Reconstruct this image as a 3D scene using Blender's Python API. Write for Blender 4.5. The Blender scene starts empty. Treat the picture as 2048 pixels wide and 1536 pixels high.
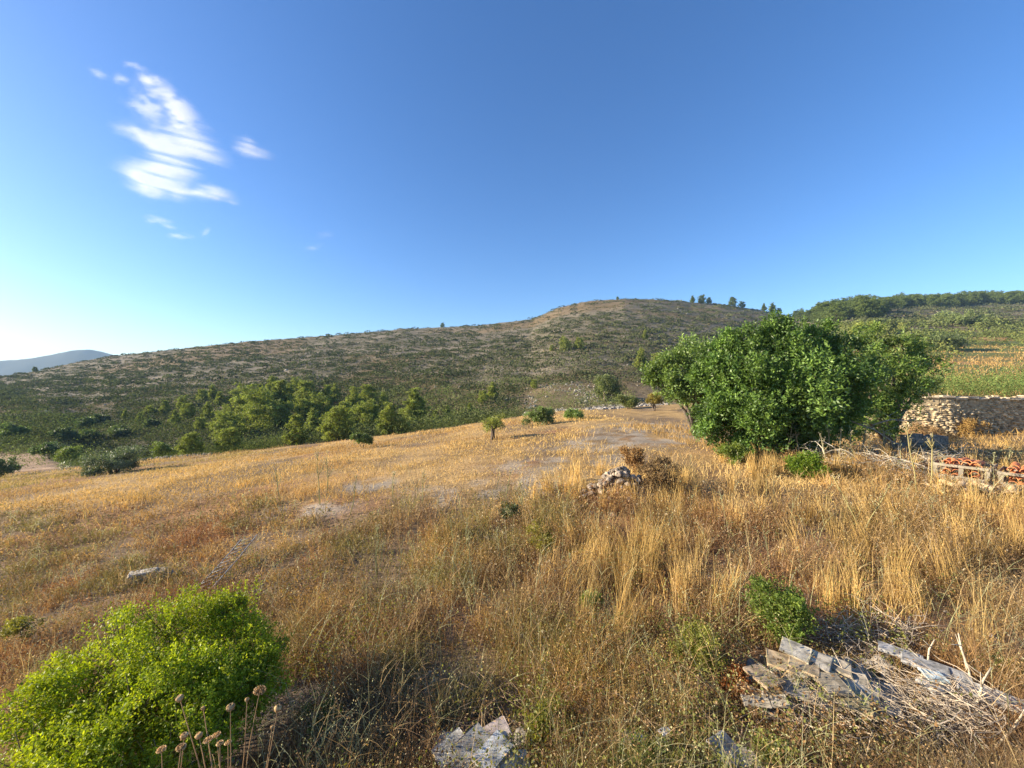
import bpy, math, random
import numpy as np
from mathutils import Vector, Matrix
R = math.radians
# ------------------------------------------------------------------ camera, sky, sun, exposure
scene = bpy.context.scene
CAM_H = 3.2
F = 780.0                      # focal length in pixels of the 2048 wide photograph
cam_d = bpy.data.cameras.new('camera'); cam = bpy.data.objects.new('camera', cam_d)
scene.collection.objects.link(cam); scene.camera = cam
cam.location = (0, 0, CAM_H); cam.rotation_euler = (R(90), 0, 0)
cam_d.sensor_width = 36; cam_d.lens = F / 2048 * 36
cam_d.clip_start = 0.05; cam_d.clip_end = 20000
SUN_EL, SUN_AZ = R(19.5), R(-92)           # azimuth from +Y, clockwise: the sun stands on the left
w = bpy.data.worlds.new('World'); scene.world = w; w.use_nodes = True
wn = w.node_tree; wn.nodes.clear()
sky = wn.nodes.new('ShaderNodeTexSky'); sky.sky_type = 'NISHITA'; sky.sun_disc = False
sky.sun_elevation = SUN_EL; sky.sun_rotation = SUN_AZ
sky.altitude = 300; sky.air_density = 1.0; sky.dust_density = 0.9; sky.ozone_density = 4.0
hs = wn.nodes.new('ShaderNodeHueSaturation'); hs.inputs['Saturation'].default_value = 1.17; hs.inputs['Hue'].default_value = 0.507
bg = wn.nodes.new('ShaderNodeBackground'); bg.inputs['Strength'].default_value = 0.095
wo = wn.nodes.new('ShaderNodeOutputWorld')
wn.links.new(sky.outputs[0], hs.inputs['Color']); wn.links.new(hs.outputs[0], bg.inputs[0]); wn.links.new(bg.outputs[0], wo.inputs[0])
sd = bpy.data.lights.new('sun', 'SUN'); sd.energy = 5.0; sd.angle = R(0.5); sd.color = (1.0, 0.87, 0.67)
so = bpy.data.objects.new('sun', sd); scene.collection.objects.link(so)
sdir = Vector((math.sin(SUN_AZ)*math.cos(SUN_EL), math.cos(SUN_AZ)*math.cos(SUN_EL), math.sin(SUN_EL)))
so.rotation_euler = (-sdir).to_track_quat('-Z', 'Y').to_euler()
scene.view_settings.view_transform = 'Standard'; scene.view_settings.look = 'None'
scene.view_settings.exposure = 1.38; scene.view_settings.gamma = 1
scene.render.engine = 'CYCLES'
try:
    scene.cycles.max_bounces = 6; scene.cycles.transparent_max_bounces = 24; scene.cycles.volume_bounces = 0
except Exception: pass

rs = np.random.RandomState(11)
# ------------------------------------------------------------------ helpers
def lerp(a, b, t): return a + (b - a) * t
def sstep(a, b, x):
    t = np.clip((np.asarray(x, float) - a) / (b - a), 0, 1); return t * t * (3 - 2 * t)
def hash2(ix, iy, seed):
    h = (ix.astype(np.int64) * 374761393 + iy.astype(np.int64) * 668265263 + seed * 974634777) & 0xffffffff
    h = ((h ^ (h >> 13)) * 1274126177) & 0xffffffff
    return ((h ^ (h >> 16)) & 0xffff) / 65535.0
def vnoise(x, y, seed=0):
    x = np.asarray(x, float); y = np.asarray(y, float)
    ix = np.floor(x); iy = np.floor(y); fx = x - ix; fy = y - iy
    fx = fx * fx * (3 - 2 * fx); fy = fy * fy * (3 - 2 * fy)
    a = hash2(ix, iy, seed); b = hash2(ix + 1, iy, seed); c = hash2(ix, iy + 1, seed); d = hash2(ix + 1, iy + 1, seed)
    return lerp(lerp(a, b, fx), lerp(c, d, fx), fy)
def fbm(x, y, o=4, seed=0):
    s = 0; a = 0.5; t = 0
    for i in range(o):
        s = s + a * vnoise(x * 2 ** i, y * 2 ** i, seed + i * 17); t += a; a *= 0.5
    return s / t
def link(o, parent=None):
    scene.collection.objects.link(o)
    if parent is not None: o.parent = parent
    return o
def tag(o, label=None, cat=None, group=None, kind=None):
    if label: o['label'] = label
    if cat: o['category'] = cat
    if group: o['group'] = group
    if kind: o['kind'] = kind
    return o
def empty(name, loc, rz=0.0, **k):
    o = bpy.data.objects.new(name, None); o.location = loc; o.rotation_euler = (0, 0, rz)
    o.empty_display_size = 0.2; link(o); return tag(o, **k)
def mesh_np(name, V, Fa, mat=None, col=None, smooth=False):
    """V (n,3), Fa (m,k) with one face size, col (n,3) linear colour per vertex"""
    V = np.ascontiguousarray(V, dtype=np.float32); Fa = np.ascontiguousarray(Fa, dtype=np.int32)
    me = bpy.data.meshes.new(name); m, k = Fa.shape
    me.vertices.add(len(V)); me.vertices.foreach_set('co', V.ravel())
    me.loops.add(m * k); me.loops.foreach_set('vertex_index', Fa.ravel())
    me.polygons.add(m); me.polygons.foreach_set('loop_start', np.arange(0, m * k, k, dtype=np.int32))
    me.update(calc_edges=True)
    if col is not None:
        ca = me.color_attributes.new('tint', 'FLOAT_COLOR', 'POINT')
        c4 = np.ones((len(V), 4), np.float32); c4[:, :3] = col
        ca.data.foreach_set('color', c4.ravel())
    if mat: me.materials.append(mat)
    if smooth: me.polygons.foreach_set('use_smooth', np.ones(m, bool))
    return me
def obj(name, me, parent=None, **k):
    o = bpy.data.objects.new(name, me); link(o, parent); return tag(o, **k)
class MB:
    """collects tubes, boxes and lumps as triangles and quads (all stored as quads/tri via lists)"""
    def __init__(s): s.v = []; s.f = []; s.c = []; s.n = 0
    def add(s, V, Fs, c=(1, 1, 1)):
        V = np.asarray(V, float); s.v.append(V); 
        s.f += [tuple(i + s.n for i in f) for f in Fs]; s.n += len(V)
        c = np.asarray(c, float); s.c.append(np.tile(c, (len(V), 1)) if c.ndim == 1 else c)
    def tube(s, pts, rad, sides=6, c=(1, 1, 1), cap=True):
        pts = np.asarray(pts, float); n = len(pts); V = []; 
        up = np.array([0.31, 0.17, 0.93])
        for i in range(n):
            d = pts[min(i + 1, n - 1)] - pts[max(i - 1, 0)]; d = d / (np.linalg.norm(d) + 1e-9)
            a = np.cross(d, up); 
            if np.linalg.norm(a) < 0.1: a = np.cross(d, [1, 0, 0])
            a /= np.linalg.norm(a); b = np.cross(d, a)
            for k in range(sides):
                t = 2 * math.pi * k / sides
                V.append(pts[i] + (a * math.cos(t) + b * math.sin(t)) * rad[i])
        Fs = [(i*sides+k, i*sides+(k+1) % sides, (i+1)*sides+(k+1) % sides, (i+1)*sides+k) for i in range(n-1) for k in range(sides)]
        if cap: Fs += [tuple(range((n-1)*sides, n*sides)), tuple(range(sides-1, -1, -1))]
        s.add(V, Fs, c)
    def box(s, M, dx, dy, dz, c=(1, 1, 1), bev=0.0, jit=0.0, rng=rs):
        """box centred at M with chamfered top and vertical edges"""
        b = min(bev, dx*.3, dy*.3, dz*.3)
        V = []
        if b > 0:
            for (z, k) in ((-dz/2, b), (-dz/2+b, 0), (dz/2-b, 0), (dz/2, b)):
                x, y = dx/2 - k, dy/2 - k
                for (px, py) in ((x-b, -y), (x, -y+b), (x, y-b), (x-b, y), (-x+b, y), (-x, y-b), (-x, -y+b), (-x+b, -y)):
                    V.append((px, py, z))
            m = 8
            Fs = [(i*m+k, i*m+(k+1) % m, (i+1)*m+(k+1) % m, (i+1)*m+k) for i in range(3) for k in range(m)]
            Fs += [tuple(range(3*m, 4*m)), tuple(range(m-1, -1, -1))]
        else:
            x, y, z = dx/2, dy/2, dz/2
            V = [(-x,-y,-z),(x,-y,-z),(x,y,-z),(-x,y,-z),(-x,-y,z),(x,-y,z),(x,y,z),(-x,y,z)]
            Fs = [(0,3,2,1),(4,5,6,7),(0,1,5,4),(1,2,6,5),(2,3,7,6),(3,0,4,7)]
        V = np.array(V)
        if jit: V += rng.uniform(-jit, jit, V.shape)
        V = np.array([tuple(M @ Vector(p)) for p in V])
        s.add(V, Fs, c)
    def mesh(s, name, mat, smooth=False):
        me = bpy.data.meshes.new(name); V = np.concatenate(s.v)
        me.from_pydata([tuple(p) for p in V], [], s.f)
        ca = me.color_attributes.new('tint', 'FLOAT_COLOR', 'POINT')
        c4 = np.ones((len(V), 4), np.float32); c4[:, :3] = np.concatenate(s.c); ca.data.foreach_set('color', c4.ravel())
        me.materials.append(mat)
        if smooth: me.polygons.foreach_set('use_smooth', np.ones(len(me.polygons), bool))
        return me
def TR(loc, rot=(0, 0, 0)):
    from mathutils import Euler
    return Matrix.Translation(loc) @ Euler(rot).to_matrix().to_4x4()

# ------------------------------------------------------------------ materials
def nt(name):
    m = bpy.data.materials.new(name); m.use_nodes = True; t = m.node_tree; t.nodes.clear(); return m, t
def N(t, typ, **kw):
    n = t.nodes.new(typ)
    for k, v in kw.items(): setattr(n, k, v)
    return n
def tint_var(t, amt=0.25, scale=3.0, detail=4, hue=0.0):
    """attribute colour times procedural variation"""
    a = N(t, 'ShaderNodeAttribute', attribute_name='tint')
    geo = N(t, 'ShaderNodeNewGeometry')
    nz = N(t, 'ShaderNodeTexNoise'); nz.inputs['Scale'].default_value = scale; nz.inputs['Detail'].default_value = detail
    t.links.new(geo.outputs['Position'], nz.inputs['Vector'])
    mr = N(t, 'ShaderNodeMapRange'); mr.inputs[1].default_value = .3; mr.inputs[2].default_value = .7
    mr.inputs[3].default_value = 1-amt; mr.inputs[4].default_value = 1+amt
    t.links.new(nz.outputs[0], mr.inputs[0])
    vm = N(t, 'ShaderNodeVectorMath', operation='SCALE')
    t.links.new(a.outputs['Color'], vm.inputs[0]); t.links.new(mr.outputs[0], vm.inputs['Scale'])
    return vm.outputs[0], nz
def mat_leaf(name, trans=0.35, rough=0.45, spec=0.4, tcol=(1.15, 1.25, 0.55), scale=0.9, amt=0.2):
    m, t = nt(name); c, nz = tint_var(t, amt, scale)
    p = N(t, 'ShaderNodeBsdfPrincipled'); p.inputs['Roughness'].default_value = rough
    p.inputs['Specular IOR Level'].default_value = spec
    tr = N(t, 'ShaderNodeBsdfTranslucent'); mu = N(t, 'ShaderNodeVectorMath', operation='MULTIPLY'); mu.inputs[1].default_value = tcol
    mx = N(t, 'ShaderNodeMixShader'); mx.inputs[0].default_value = trans; o = N(t, 'ShaderNodeOutputMaterial')
    t.links.new(c, p.inputs['Base Color']); t.links.new(c, mu.inputs[0]); t.links.new(mu.outputs[0], tr.inputs[0])
    t.links.new(p.outputs[0], mx.inputs[1]); t.links.new(tr.outputs[0], mx.inputs[2]); t.links.new(mx.outputs[0], o.inputs[0])
    return m
def mat_solid(name, rough=0.85, amt=0.3, scale=6.0, bump=0.4, bscale=30.0, bdist=0.01, spec=0.2, stretch=None):
    m, t = nt(name); c, nz = tint_var(t, amt, scale, 8)
    if stretch:
        geo = N(t, 'ShaderNodeTexCoord'); mp = N(t, 'ShaderNodeMapping'); mp.inputs['Scale'].default_value = stretch
        t.links.new(geo.outputs['Object'], mp.inputs[0]); t.links.new(mp.outputs[0], nz.inputs['Vector'])
    p = N(t, 'ShaderNodeBsdfPrincipled'); p.inputs['Roughness'].default_value = rough
    p.inputs['Specular IOR Level'].default_value = spec
    b = N(t, 'ShaderNodeBump'); b.inputs['Strength'].default_value = bump; b.inputs['Distance'].default_value = bdist
    n2 = N(t, 'ShaderNodeTexNoise'); n2.inputs['Scale'].default_value = bscale; n2.inputs['Detail'].default_value = 6
    tc = N(t, 'ShaderNodeNewGeometry'); t.links.new(tc.outputs['Position'], n2.inputs['Vector'])
    t.links.new(n2.outputs[0], b.inputs['Height']); t.links.new(b.outputs[0], p.inputs['Normal'])
    o = N(t, 'ShaderNodeOutputMaterial'); t.links.new(c, p.inputs['Base Color']); t.links.new(p.outputs[0], o.inputs[0])
    return m
M_GRASS = mat_leaf('dry_grass', 0.30, 0.75, 0.08, (1.1, 1.0, 0.75), 1.3, 0.22)
M_LEAF = mat_leaf('broad_leaf', 0.32, 0.45, 0.4)
M_BUSH = mat_leaf('bright_leaf', 0.38, 0.5, 0.25, (1.35, 1.3, 0.3))
M_PINE = mat_leaf('pine_needles', 0.30, 0.6, 0.2, (1.1, 1.2, 0.6))
M_SCRUB = mat_leaf('scrub_leaf', 0.18, 0.9, 0.02)
M_BARK = mat_solid('bark', 0.9, 0.35, 8, 0.6, 25, 0.02)
M_TWIG = mat_solid('dead_twig', 0.85, 0.25, 10, 0.2, 60, 0.003)
M_ROCK = mat_solid('limestone', 0.9, 0.35, 5, 0.8, 18, 0.03)
M_SLAB = mat_solid('cement_slab', 0.9, 0.6, 12, 0.5, 45, 0.006)
M_CLAY = mat_solid('clay_tile', 0.8, 0.3, 7, 0.4, 40, 0.005)
M_WOOD = mat_solid('weathered_wood', 0.85, 0.35, 3, 0.5, 40, 0.004)
M_METAL = mat_solid('grey_metal', 0.55, 0.3, 6, 0.2, 30, 0.003, 0.5)
M_CLOTH = mat_leaf('plastic_sheet', 0.3, 0.4, 0.5, (1, 1, 1))

# ------------------------------------------------------------------ terrain
def U(u): return (np.asarray(u, float) - 1024) / F
RU = [-600, -200, 0, 60, 140, 220, 320, 500, 700, 800, 880, 960, 1060, 1120, 1180, 1250, 1350, 1440, 1520, 1560, 1610, 1700, 1800, 1900, 2048, 2400, 3000]
RV = [775, 765, 752, 745, 728, 713, 701, 683, 668, 659, 654.5, 651, 639, 614, 602, 598, 601, 608, 620, 627, 640, 630, 614, 606, 603, 594, 588]
def plane(x, y):
    xe = np.where(x < 6, x, 6 + (x - 6) * 0.3)
    xe = np.where(x < -60, -60 + (x + 60) * 0.3, xe)
    xe = xe + np.where(x < -15, .28 * (np.maximum(x, -60) + 15), 0)
    sy = -0.03 + 0.02 * sstep(-10, 28, x)
    ye = np.clip(y, -30, 70)
    z = 0.07 * xe + sy * ye
    z = z - 0.7 * sstep(16, 22, x) * sstep(8, 14, y) * (1 - sstep(26, 34, y))
    z = z + 0.35 * (fbm(x * .12, y * .12, 3, 5) - .5) + 0.10 * (fbm(x * .6, y * .6, 3, 9) - .5)
    z = z - 0.95 * sstep(12, 46, y) * (1 - sstep(-24, 4, x))
    # low bank between the weedy foreground and the mown field
    z = z + 0.25 * sstep(9.5, 11.5, y + 0.18 * x) * (1 - sstep(8, 14, x))
    return z
def yE_of(s): return np.interp(s, U([-600, 0, 600, 900, 1150, 1390, 2400]), [36, 40, 46, 45, 52, 60, 60])
WALL_Y = 25.0
def wall_y(x): return 25.0 + 3.4 * np.clip((28 - x) / 6.5, 0, 1) ** 1.4 + 1.6 * np.clip((x - 28) / 16, 0, 1) ** 1.3
def terrain(x, y):
    x = np.asarray(x, float); y = np.asarray(y, float)
    yy = np.maximum(y, 6.0); s = np.clip(x / yy, -2.6, 2.6)
    zp = plane(x, y)
    yE = yE_of(s); zE = plane(s * yE, yE); vE = F * (CAM_H - zE) / yE
    vR = 768 - np.interp(s, U(RU), RV)                        # height of the ridge over the horizon, pixels
    vR = vR + 3.0 * (fbm(s * 14, s * 0 + 3.3, 4, 21) - .5)
    yR = np.interp(s, U([-600, 0, 220, 900, 1250, 1600, 2048, 2600]), [300, 320, 360, 400, 380, 430, 430, 420])
    yB = yE + 28
    ww = np.clip(np.log(np.maximum(y, 1) / yB) / np.log(yR / yB), 0, 1)
    vB = -(vE - 8 - 42 * (1 - sstep(-1.22, -1.08, s)))
    vv = np.where(y < yB, -vE + (vB + vE) * np.clip((y - yE) / (yB - yE), 0, 1), vB + (vR - vB) * ww ** 0.85)
    z1 = np.where(y < yE, zp, CAM_H + y * vv / F)
    # right hand terraces
    q = np.clip(y, 25, None)
    vt = np.interp(q, [25, 27, 40, 60, 90, 130, 200, 300], [-28, -25, 3, 34, 62, 86, 118, 148])
    vt = np.where(q > 300, 148 + (vR - 148) * np.clip((q - 300) / (yR - 300), 0, 1), np.minimum(vt, vR + 0 * vt))
    z2 = CAM_H + q * vt / F
    k = sstep(0.60, 0.92, s)
    zf = np.where(y > wall_y(x) + 0.3, lerp(z1, z2, k * sstep(19, 23, x)), z1)
    zr = CAM_H + yR * vR / F
    zf = np.where(y > yR, zr - 0.12 * (y - yR), zf)
    amp = np.clip((y - 60) / 300, 0, 1) * 5
    zf = zf + amp * (fbm(x * .02, y * .02, 4, 31) - .5) * (1 - sstep(-40, 0, y - yR) * .8)
    zf = zf + np.clip((y - 60) / 100, 0, 1) * 0.5 * (fbm(x * .15, y * .15, 3, 33) - .5)
    f = terr_phase(x, y, zf)
    zf = zf + np.clip((y - 70) / 30, 0, 1) * (1 - sstep(-60, -10, y - yR)) * 1.1 * (sstep(.35, .95, f) - f)
    return zf
def terr_phase(x, y, z):
    q = z / 3.4 + 1.6 * fbm(x * .012 + 4, y * .012, 3, 35)
    return q - np.floor(q)
def gz(x, y): return float(terrain(np.array([x]), np.array([y]))[0])
_ys = np.exp(np.linspace(math.log(1.6), math.log(520), 2600))
def gp(u, v, lift=0.0):
    """the ground point seen at a pixel of the photograph"""
    s = (u - 1024) / F; z = terrain(s * _ys, _ys) + lift
    ray = CAM_H - _ys * (v - 768) / F
    i = np.argmax(z >= ray)
    if z[i] < ray[i]: i = len(_ys) - 1
    return Vector((s * _ys[i], _ys[i], z[i] - lift))
def at(u, v, d): return Vector(((u - 1024) / F * d, d, CAM_H - (v - 768) / F * d))
def onz(x, y, dz=0.0): return Vector((x, y, gz(x, y) + dz))

def mix3(a, b, t): return np.asarray(a)[None, :] * (1 - t)[:, None] + np.asarray(b)[None, :] * t[:, None] if np.ndim(a) == 1 else a * (1 - t)[:, None] + np.asarray(b)[None, :] * t[:, None]
nr, nc = 640, 560
jj = np.linspace(0, 1, nr); yrow = -8 + np.where(jj < .02, jj * 1, 0)
yrow = np.exp(np.linspace(math.log(4.0), math.log(620 + 10), nr)) - 10.0
sc = np.sign(np.linspace(-1, 1, nc)) * np.abs(np.linspace(-1, 1, nc)) ** 1.15 * 2.3
YY, SS = np.meshgrid(yrow, sc, indexing='ij'); XX = SS * (YY + 10)
X = XX.ravel(); Y = YY.ravel(); Z = terrain(X, Y)
s_ = X / np.maximum(Y, 6); yE_ = yE_of(s_)
red = np.array([.26, .14, .07]); soil = np.array([.21, .145, .085]); straw = np.array([.42, .27, .11]); grey = np.array([.31, .26, .20])
col = mix3(soil, red, sstep(.45, .65, fbm(X * .25, Y * .25, 4, 3)) * (1 - sstep(2, 14, X)) )
fld = sstep(9, 13, Y + .18 * X) * (1 - sstep(0, 2, Y - yE_))
col = mix3(col, straw, fld * sstep(.3, .6, fbm(X * .3, Y * .12, 4, 6)) * .85)
# grey gravel patches in the field
def patch(u, v, rx, ry):
    p = gp(u, v); return np.exp(-(((X - p.x) / rx) ** 2 + ((Y - p.y) / ry) ** 2) ** 2)
g_ = sum(patch(*a) for a in ((1000, 975, 3.2, 1.5), (740, 972, 1.3, 1.2), (620, 1020, 1.5, .8), (1330, 860, 5, 7), (1120, 925, 3.2, 1.6), (1240, 885, 4, 3)))
col = mix3(col, grey, np.clip(g_ * sstep(.35, .6, fbm(X * 1.5, Y * 1.2, 3, 8)), 0, 1) * .85)
hill = sstep(2, 10, Y - yE_)
hc = mix3(np.array([.11, .096, .058]), np.array([.205, .17, .118]), sstep(.35, .65, fbm(X * .05, Z * .35 + Y * .02, 5, 41)))
hc = mix3(hc, np.array([.19, .125, .06]), sstep(.5, .68, fbm(X * .015, Y * .02, 3, 43)) * .6)
col = col * (1 - hill)[:, None] + hc * hill[:, None]
rt = sstep(.62, .9, s_) * sstep(20, 24, X) * sstep(0, 1, Y - wall_y(X))
oc = mix3(np.array([.34, .20, .08]), np.array([.14, .15, .05]), sstep(.4, .6, fbm(X * .07, Y * .05, 4, 47)))
col = mix3(col, np.array([0, 0, 0]), rt * (1 - sstep(150, 190, Y))) + oc * (rt * (1 - sstep(150, 190, Y)))[:, None]
litter_shade = sum(np.exp(-(((X - a) / b) ** 2 + ((Y - c_) / d_) ** 2) ** 2) for a, b, c_, d_ in ((-2.0, 1.3, 3.9, 1.1), (-2.9, 1.5, 3.4, 1.4)))  # dark twig litter plus the shade beside the bush, both painted into the soil colour
col = mix3(col, np.array([.11, .085, .065]), np.clip(litter_shade, 0, 1) * .8)
pth = sstep(-1.55, -1.48, s_) * (1 - sstep(-1.16, -1.10, s_ - .02 * np.sin(Y))) * sstep(yE_ + 2, yE_ + 4, Y) * (1 - sstep(60, 64, Y + 60 * (s_ + 1.2)))
col = mix3(col, np.array([.36, .24, .15]), pth)
idx = np.arange(nr * nc).reshape(nr, nc)
Fq = np.stack([idx[:-1, :-1], idx[:-1, 1:], idx[1:, 1:], idx[1:, :-1]], -1).reshape(-1, 4)
def mat_ground():
    m, t = nt('ground_soil'); c, nz = tint_var(t, .28, .7, 10)
    geo = N(t, 'ShaderNodeNewGeometry')
    n2 = N(t, 'ShaderNodeTexNoise'); n2.inputs['Scale'].default_value = 9; n2.inputs['Detail'].default_value = 8; n2.inputs['Roughness'].default_value = .7
    t.links.new(geo.outputs['Position'], n2.inputs['Vector'])
    mr = N(t, 'ShaderNodeMapRange'); mr.inputs[1].default_value = .35; mr.inputs[2].default_value = .65; mr.inputs[3].default_value = .65; mr.inputs[4].default_value = 1.3
    t.links.new(n2.outputs[0], mr.inputs[0])
    vm = N(t, 'ShaderNodeVectorMath', operation='SCALE'); t.links.new(c, vm.inputs[0]); t.links.new(mr.outputs[0], vm.inputs['Scale'])
    p = N(t, 'ShaderNodeBsdfPrincipled'); p.inputs['Roughness'].default_value = .95; p.inputs['Specular IOR Level'].default_value = .1
    b = N(t, 'ShaderNodeBump'); b.inputs['Strength'].default_value = .9; b.inputs['Distance'].default_value = .06
    t.links.new(n2.outputs[0], b.inputs['Height']); t.links.new(b.outputs[0], p.inputs['Normal'])
    o = N(t, 'ShaderNodeOutputMaterial'); t.links.new(vm.outputs[0], p.inputs['Base Color']); t.links.new(p.outputs[0], o.inputs[0])
    return m
M_GROUND = mat_ground()
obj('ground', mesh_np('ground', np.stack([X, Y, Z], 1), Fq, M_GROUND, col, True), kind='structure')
# wide plain below everything, out to the far mountains
xs = np.linspace(-7000, 7000, 60); ys2 = np.linspace(-1500, 7000, 40)
PX, PY = np.meshgrid(xs, ys2); PX = PX.ravel(); PY = PY.ravel()
PZ = -38 + 0 * PX
ii = np.arange(40 * 60).reshape(40, 60); Fp = np.stack([ii[:-1, :-1], ii[:-1, 1:], ii[1:, 1:], ii[1:, :-1]], -1).reshape(-1, 4)
obj('valley_plain', mesh_np('valley_plain', np.stack([PX, PY, PZ], 1), Fp, M_GROUND, np.tile([.12, .11, .07], (len(PX), 1))), kind='structure')
# far mountain on the left
au = np.linspace(-900, 560, 240); rows = 40
MU = [-900, -500, -200, 0, 40, 110, 150, 180, 215, 260, 330, 450, 560]; MVv = [700, 705, 712, 721, 719, 710, 701, 699, 706, 716, 728, 742, 752]
V = []
for j in range(rows):
    t = j / (rows - 1)
    for u in au:
        s = (u - 1024) / F; yr = 2600.0; zr = CAM_H + (768 - np.interp(u, MU, MVv)) / F * yr
        y = 1900 + 1400 * t; h = math.exp(-((t - .5) / .26) ** 2)
        V.append((s * yr * (y / yr) ** .6, y, -45 + (zr + 45) * h))
V = np.array(V); V[:, 2] += 26 * (fbm(V[:, 0] * .006, V[:, 1] * .006, 5, 61) - .5) * np.clip((V[:, 2] + 40) / 60, 0, 1)
ii = np.arange(rows * 240).reshape(rows, 240); Fm = np.stack([ii[:-1, :-1], ii[:-1, 1:], ii[1:, 1:], ii[1:, :-1]], -1).reshape(-1, 4)
obj('distant_mountain', mesh_np('distant_mountain', V, Fm, M_GROUND, np.tile([.05, .06, .05], (len(V), 1)), True), kind='structure')

# ------------------------------------------------------------------ foliage generators
def unit(v): return v / (np.linalg.norm(v, axis=-1, keepdims=True) + 1e-9)
def rand_dir(n, r=rs): return unit(r.normal(size=(n, 3)))
def leaves(P, D, L, W, C, r=rs, fold=0.0):
    """diamond leaves: base P, direction D, length L, width W"""
    n = len(P); side = unit(np.cross(D, rand_dir(n, r))); L = np.broadcast_to(L, n)[:, None]; W = np.broadcast_to(W, n)[:, None]
    V = np.empty((n, 4, 3)); V[:, 0] = P; V[:, 1] = P + D * L * .5 + side * W * .5; V[:, 2] = P + D * L; V[:, 3] = P + D * L * .5 - side * W * .5
    Fq = np.arange(n * 4).reshape(n, 4); return V.reshape(-1, 3), Fq, np.repeat(C, 4, axis=0)
def cols(n, a, b, r=rs, j=.18, p=1.0):
    t = (r.rand(n) ** p)[:, None]; c = np.asarray(a) * (1 - t) + np.asarray(b) * t
    return np.clip(c * (1 + r.uniform(-j, j, (n, 1))) , 0, 1)
def crown(blobs, n_sprig, k, L, W, ca, cb, r=rs, shell=.55, up=.5, spl=.25, taper=0):
    """sprigs of leaves through the outer volume of uneven blobs"""
    B = np.array(blobs, float); vol = (B[:, 3] * B[:, 4] * B[:, 5]) ** .67; pr = vol / vol.sum()
    nsub = max(len(B) * 4, n_sprig // 45); jb = r.choice(len(B), nsub, p=pr); ds = rand_dir(nsub, r)
    rr_ = (.35 + .65 * r.rand(nsub) ** .6) * (1 + .17 * r.normal(size=nsub))
    SC = B[jb, :3] + ds * B[jb, 3:6] * rr_[:, None]; SR = B[jb, 3:6] * (.15 + .19 * r.rand(nsub))[:, None]; tone = 1 + r.uniform(-.32, .32, nsub)
    n1 = int(n_sprig * .92); n2 = n_sprig - n1
    ib = r.randint(0, nsub, n1); d1 = rand_dir(n1, r)
    c1 = SC[ib] + d1 * SR[ib] * ((.3 + .75 * r.rand(n1) ** .5) * (1 + .22 * np.abs(r.normal(size=n1))))[:, None]; d1 = unit(d1 + .6 * ds[ib])
    ic = r.choice(len(B), n2, p=pr); d2 = rand_dir(n2, r); c2 = B[ic, :3] + d2 * B[ic, 3:6] * (shell + (1 - shell) * r.rand(n2) ** .6)[:, None]
    cpos = np.concatenate([c1, c2]); d = np.concatenate([d1, d2]); tn = np.concatenate([tone[ib], np.ones(n2)])
    keep = cpos[:, 2] > -0.05
    # holes: drop sprigs by a coarse noise
    nzz = fbm(cpos[:, 0] * 1.7 / np.mean(B[:, 3]) + cpos[:, 1], cpos[:, 2] * 1.7 / np.mean(B[:, 3]) + cpos[:, 1] * .5, 2, 77)
    keep &= nzz > .30
    cpos = cpos[keep]; d = d[keep]; tn = tn[keep]; m = len(cpos)
    ax = unit(d + np.array([0, 0, up]) + .55 * r.normal(size=(m, 3)))
    t = np.tile(np.linspace(0, 1, k), m); P = np.repeat(cpos, k, axis=0) + np.repeat(ax, k, axis=0) * (t * spl)[:, None]
    D = unit(np.repeat(ax, k, axis=0) * .55 + rand_dir(m * k, r))
    P = P + D * .12 * L
    sc_ = cols(m, ca, cb, r) * tn[:, None]; C = np.repeat(sc_, k, axis=0) * (1 + r.uniform(-.15, .15, (m * k, 1)))
    Ls = L * r.uniform(.7, 1.25, m * k)
    return leaves(P, D, Ls, W * r.uniform(.7, 1.2, m * k), C, r)
def limbs(mb, base, tops, r0, c, r=rs, bend=.15, sides=6, seg=6):
    base = np.array(base, float)
    for tp in tops:
        tp = np.array(tp, float); n = seg; t = np.linspace(0, 1, n)[:, None]
        p = base + (tp - base) * t; p[:, 2] += np.sin(t[:, 0] * math.pi) * bend * np.linalg.norm(tp - base) * .4
        p[1:-1] += r.normal(size=(n - 2, 3)) * bend * .15 * np.linalg.norm(tp - base)
        mb.tube(p, np.linspace(r0, r0 * .15, n), sides, c)
BARK = (.13, .10, .075)
def blob_bush(R_, H_, n, r, low=.35):
    out = []
    for i in range(n):
        a = r.uniform(0, 2 * math.pi); q = R_ * r.uniform(.15, .72); rr = R_ * r.uniform(.32, .5)
        z = H_ * r.uniform(low, .75) * (1 - .35 * q / R_)
        out.append((q * math.cos(a), q * math.sin(a), z, rr, rr, min(rr * .9, H_ - z + .05 * H_)))
    return out

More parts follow.
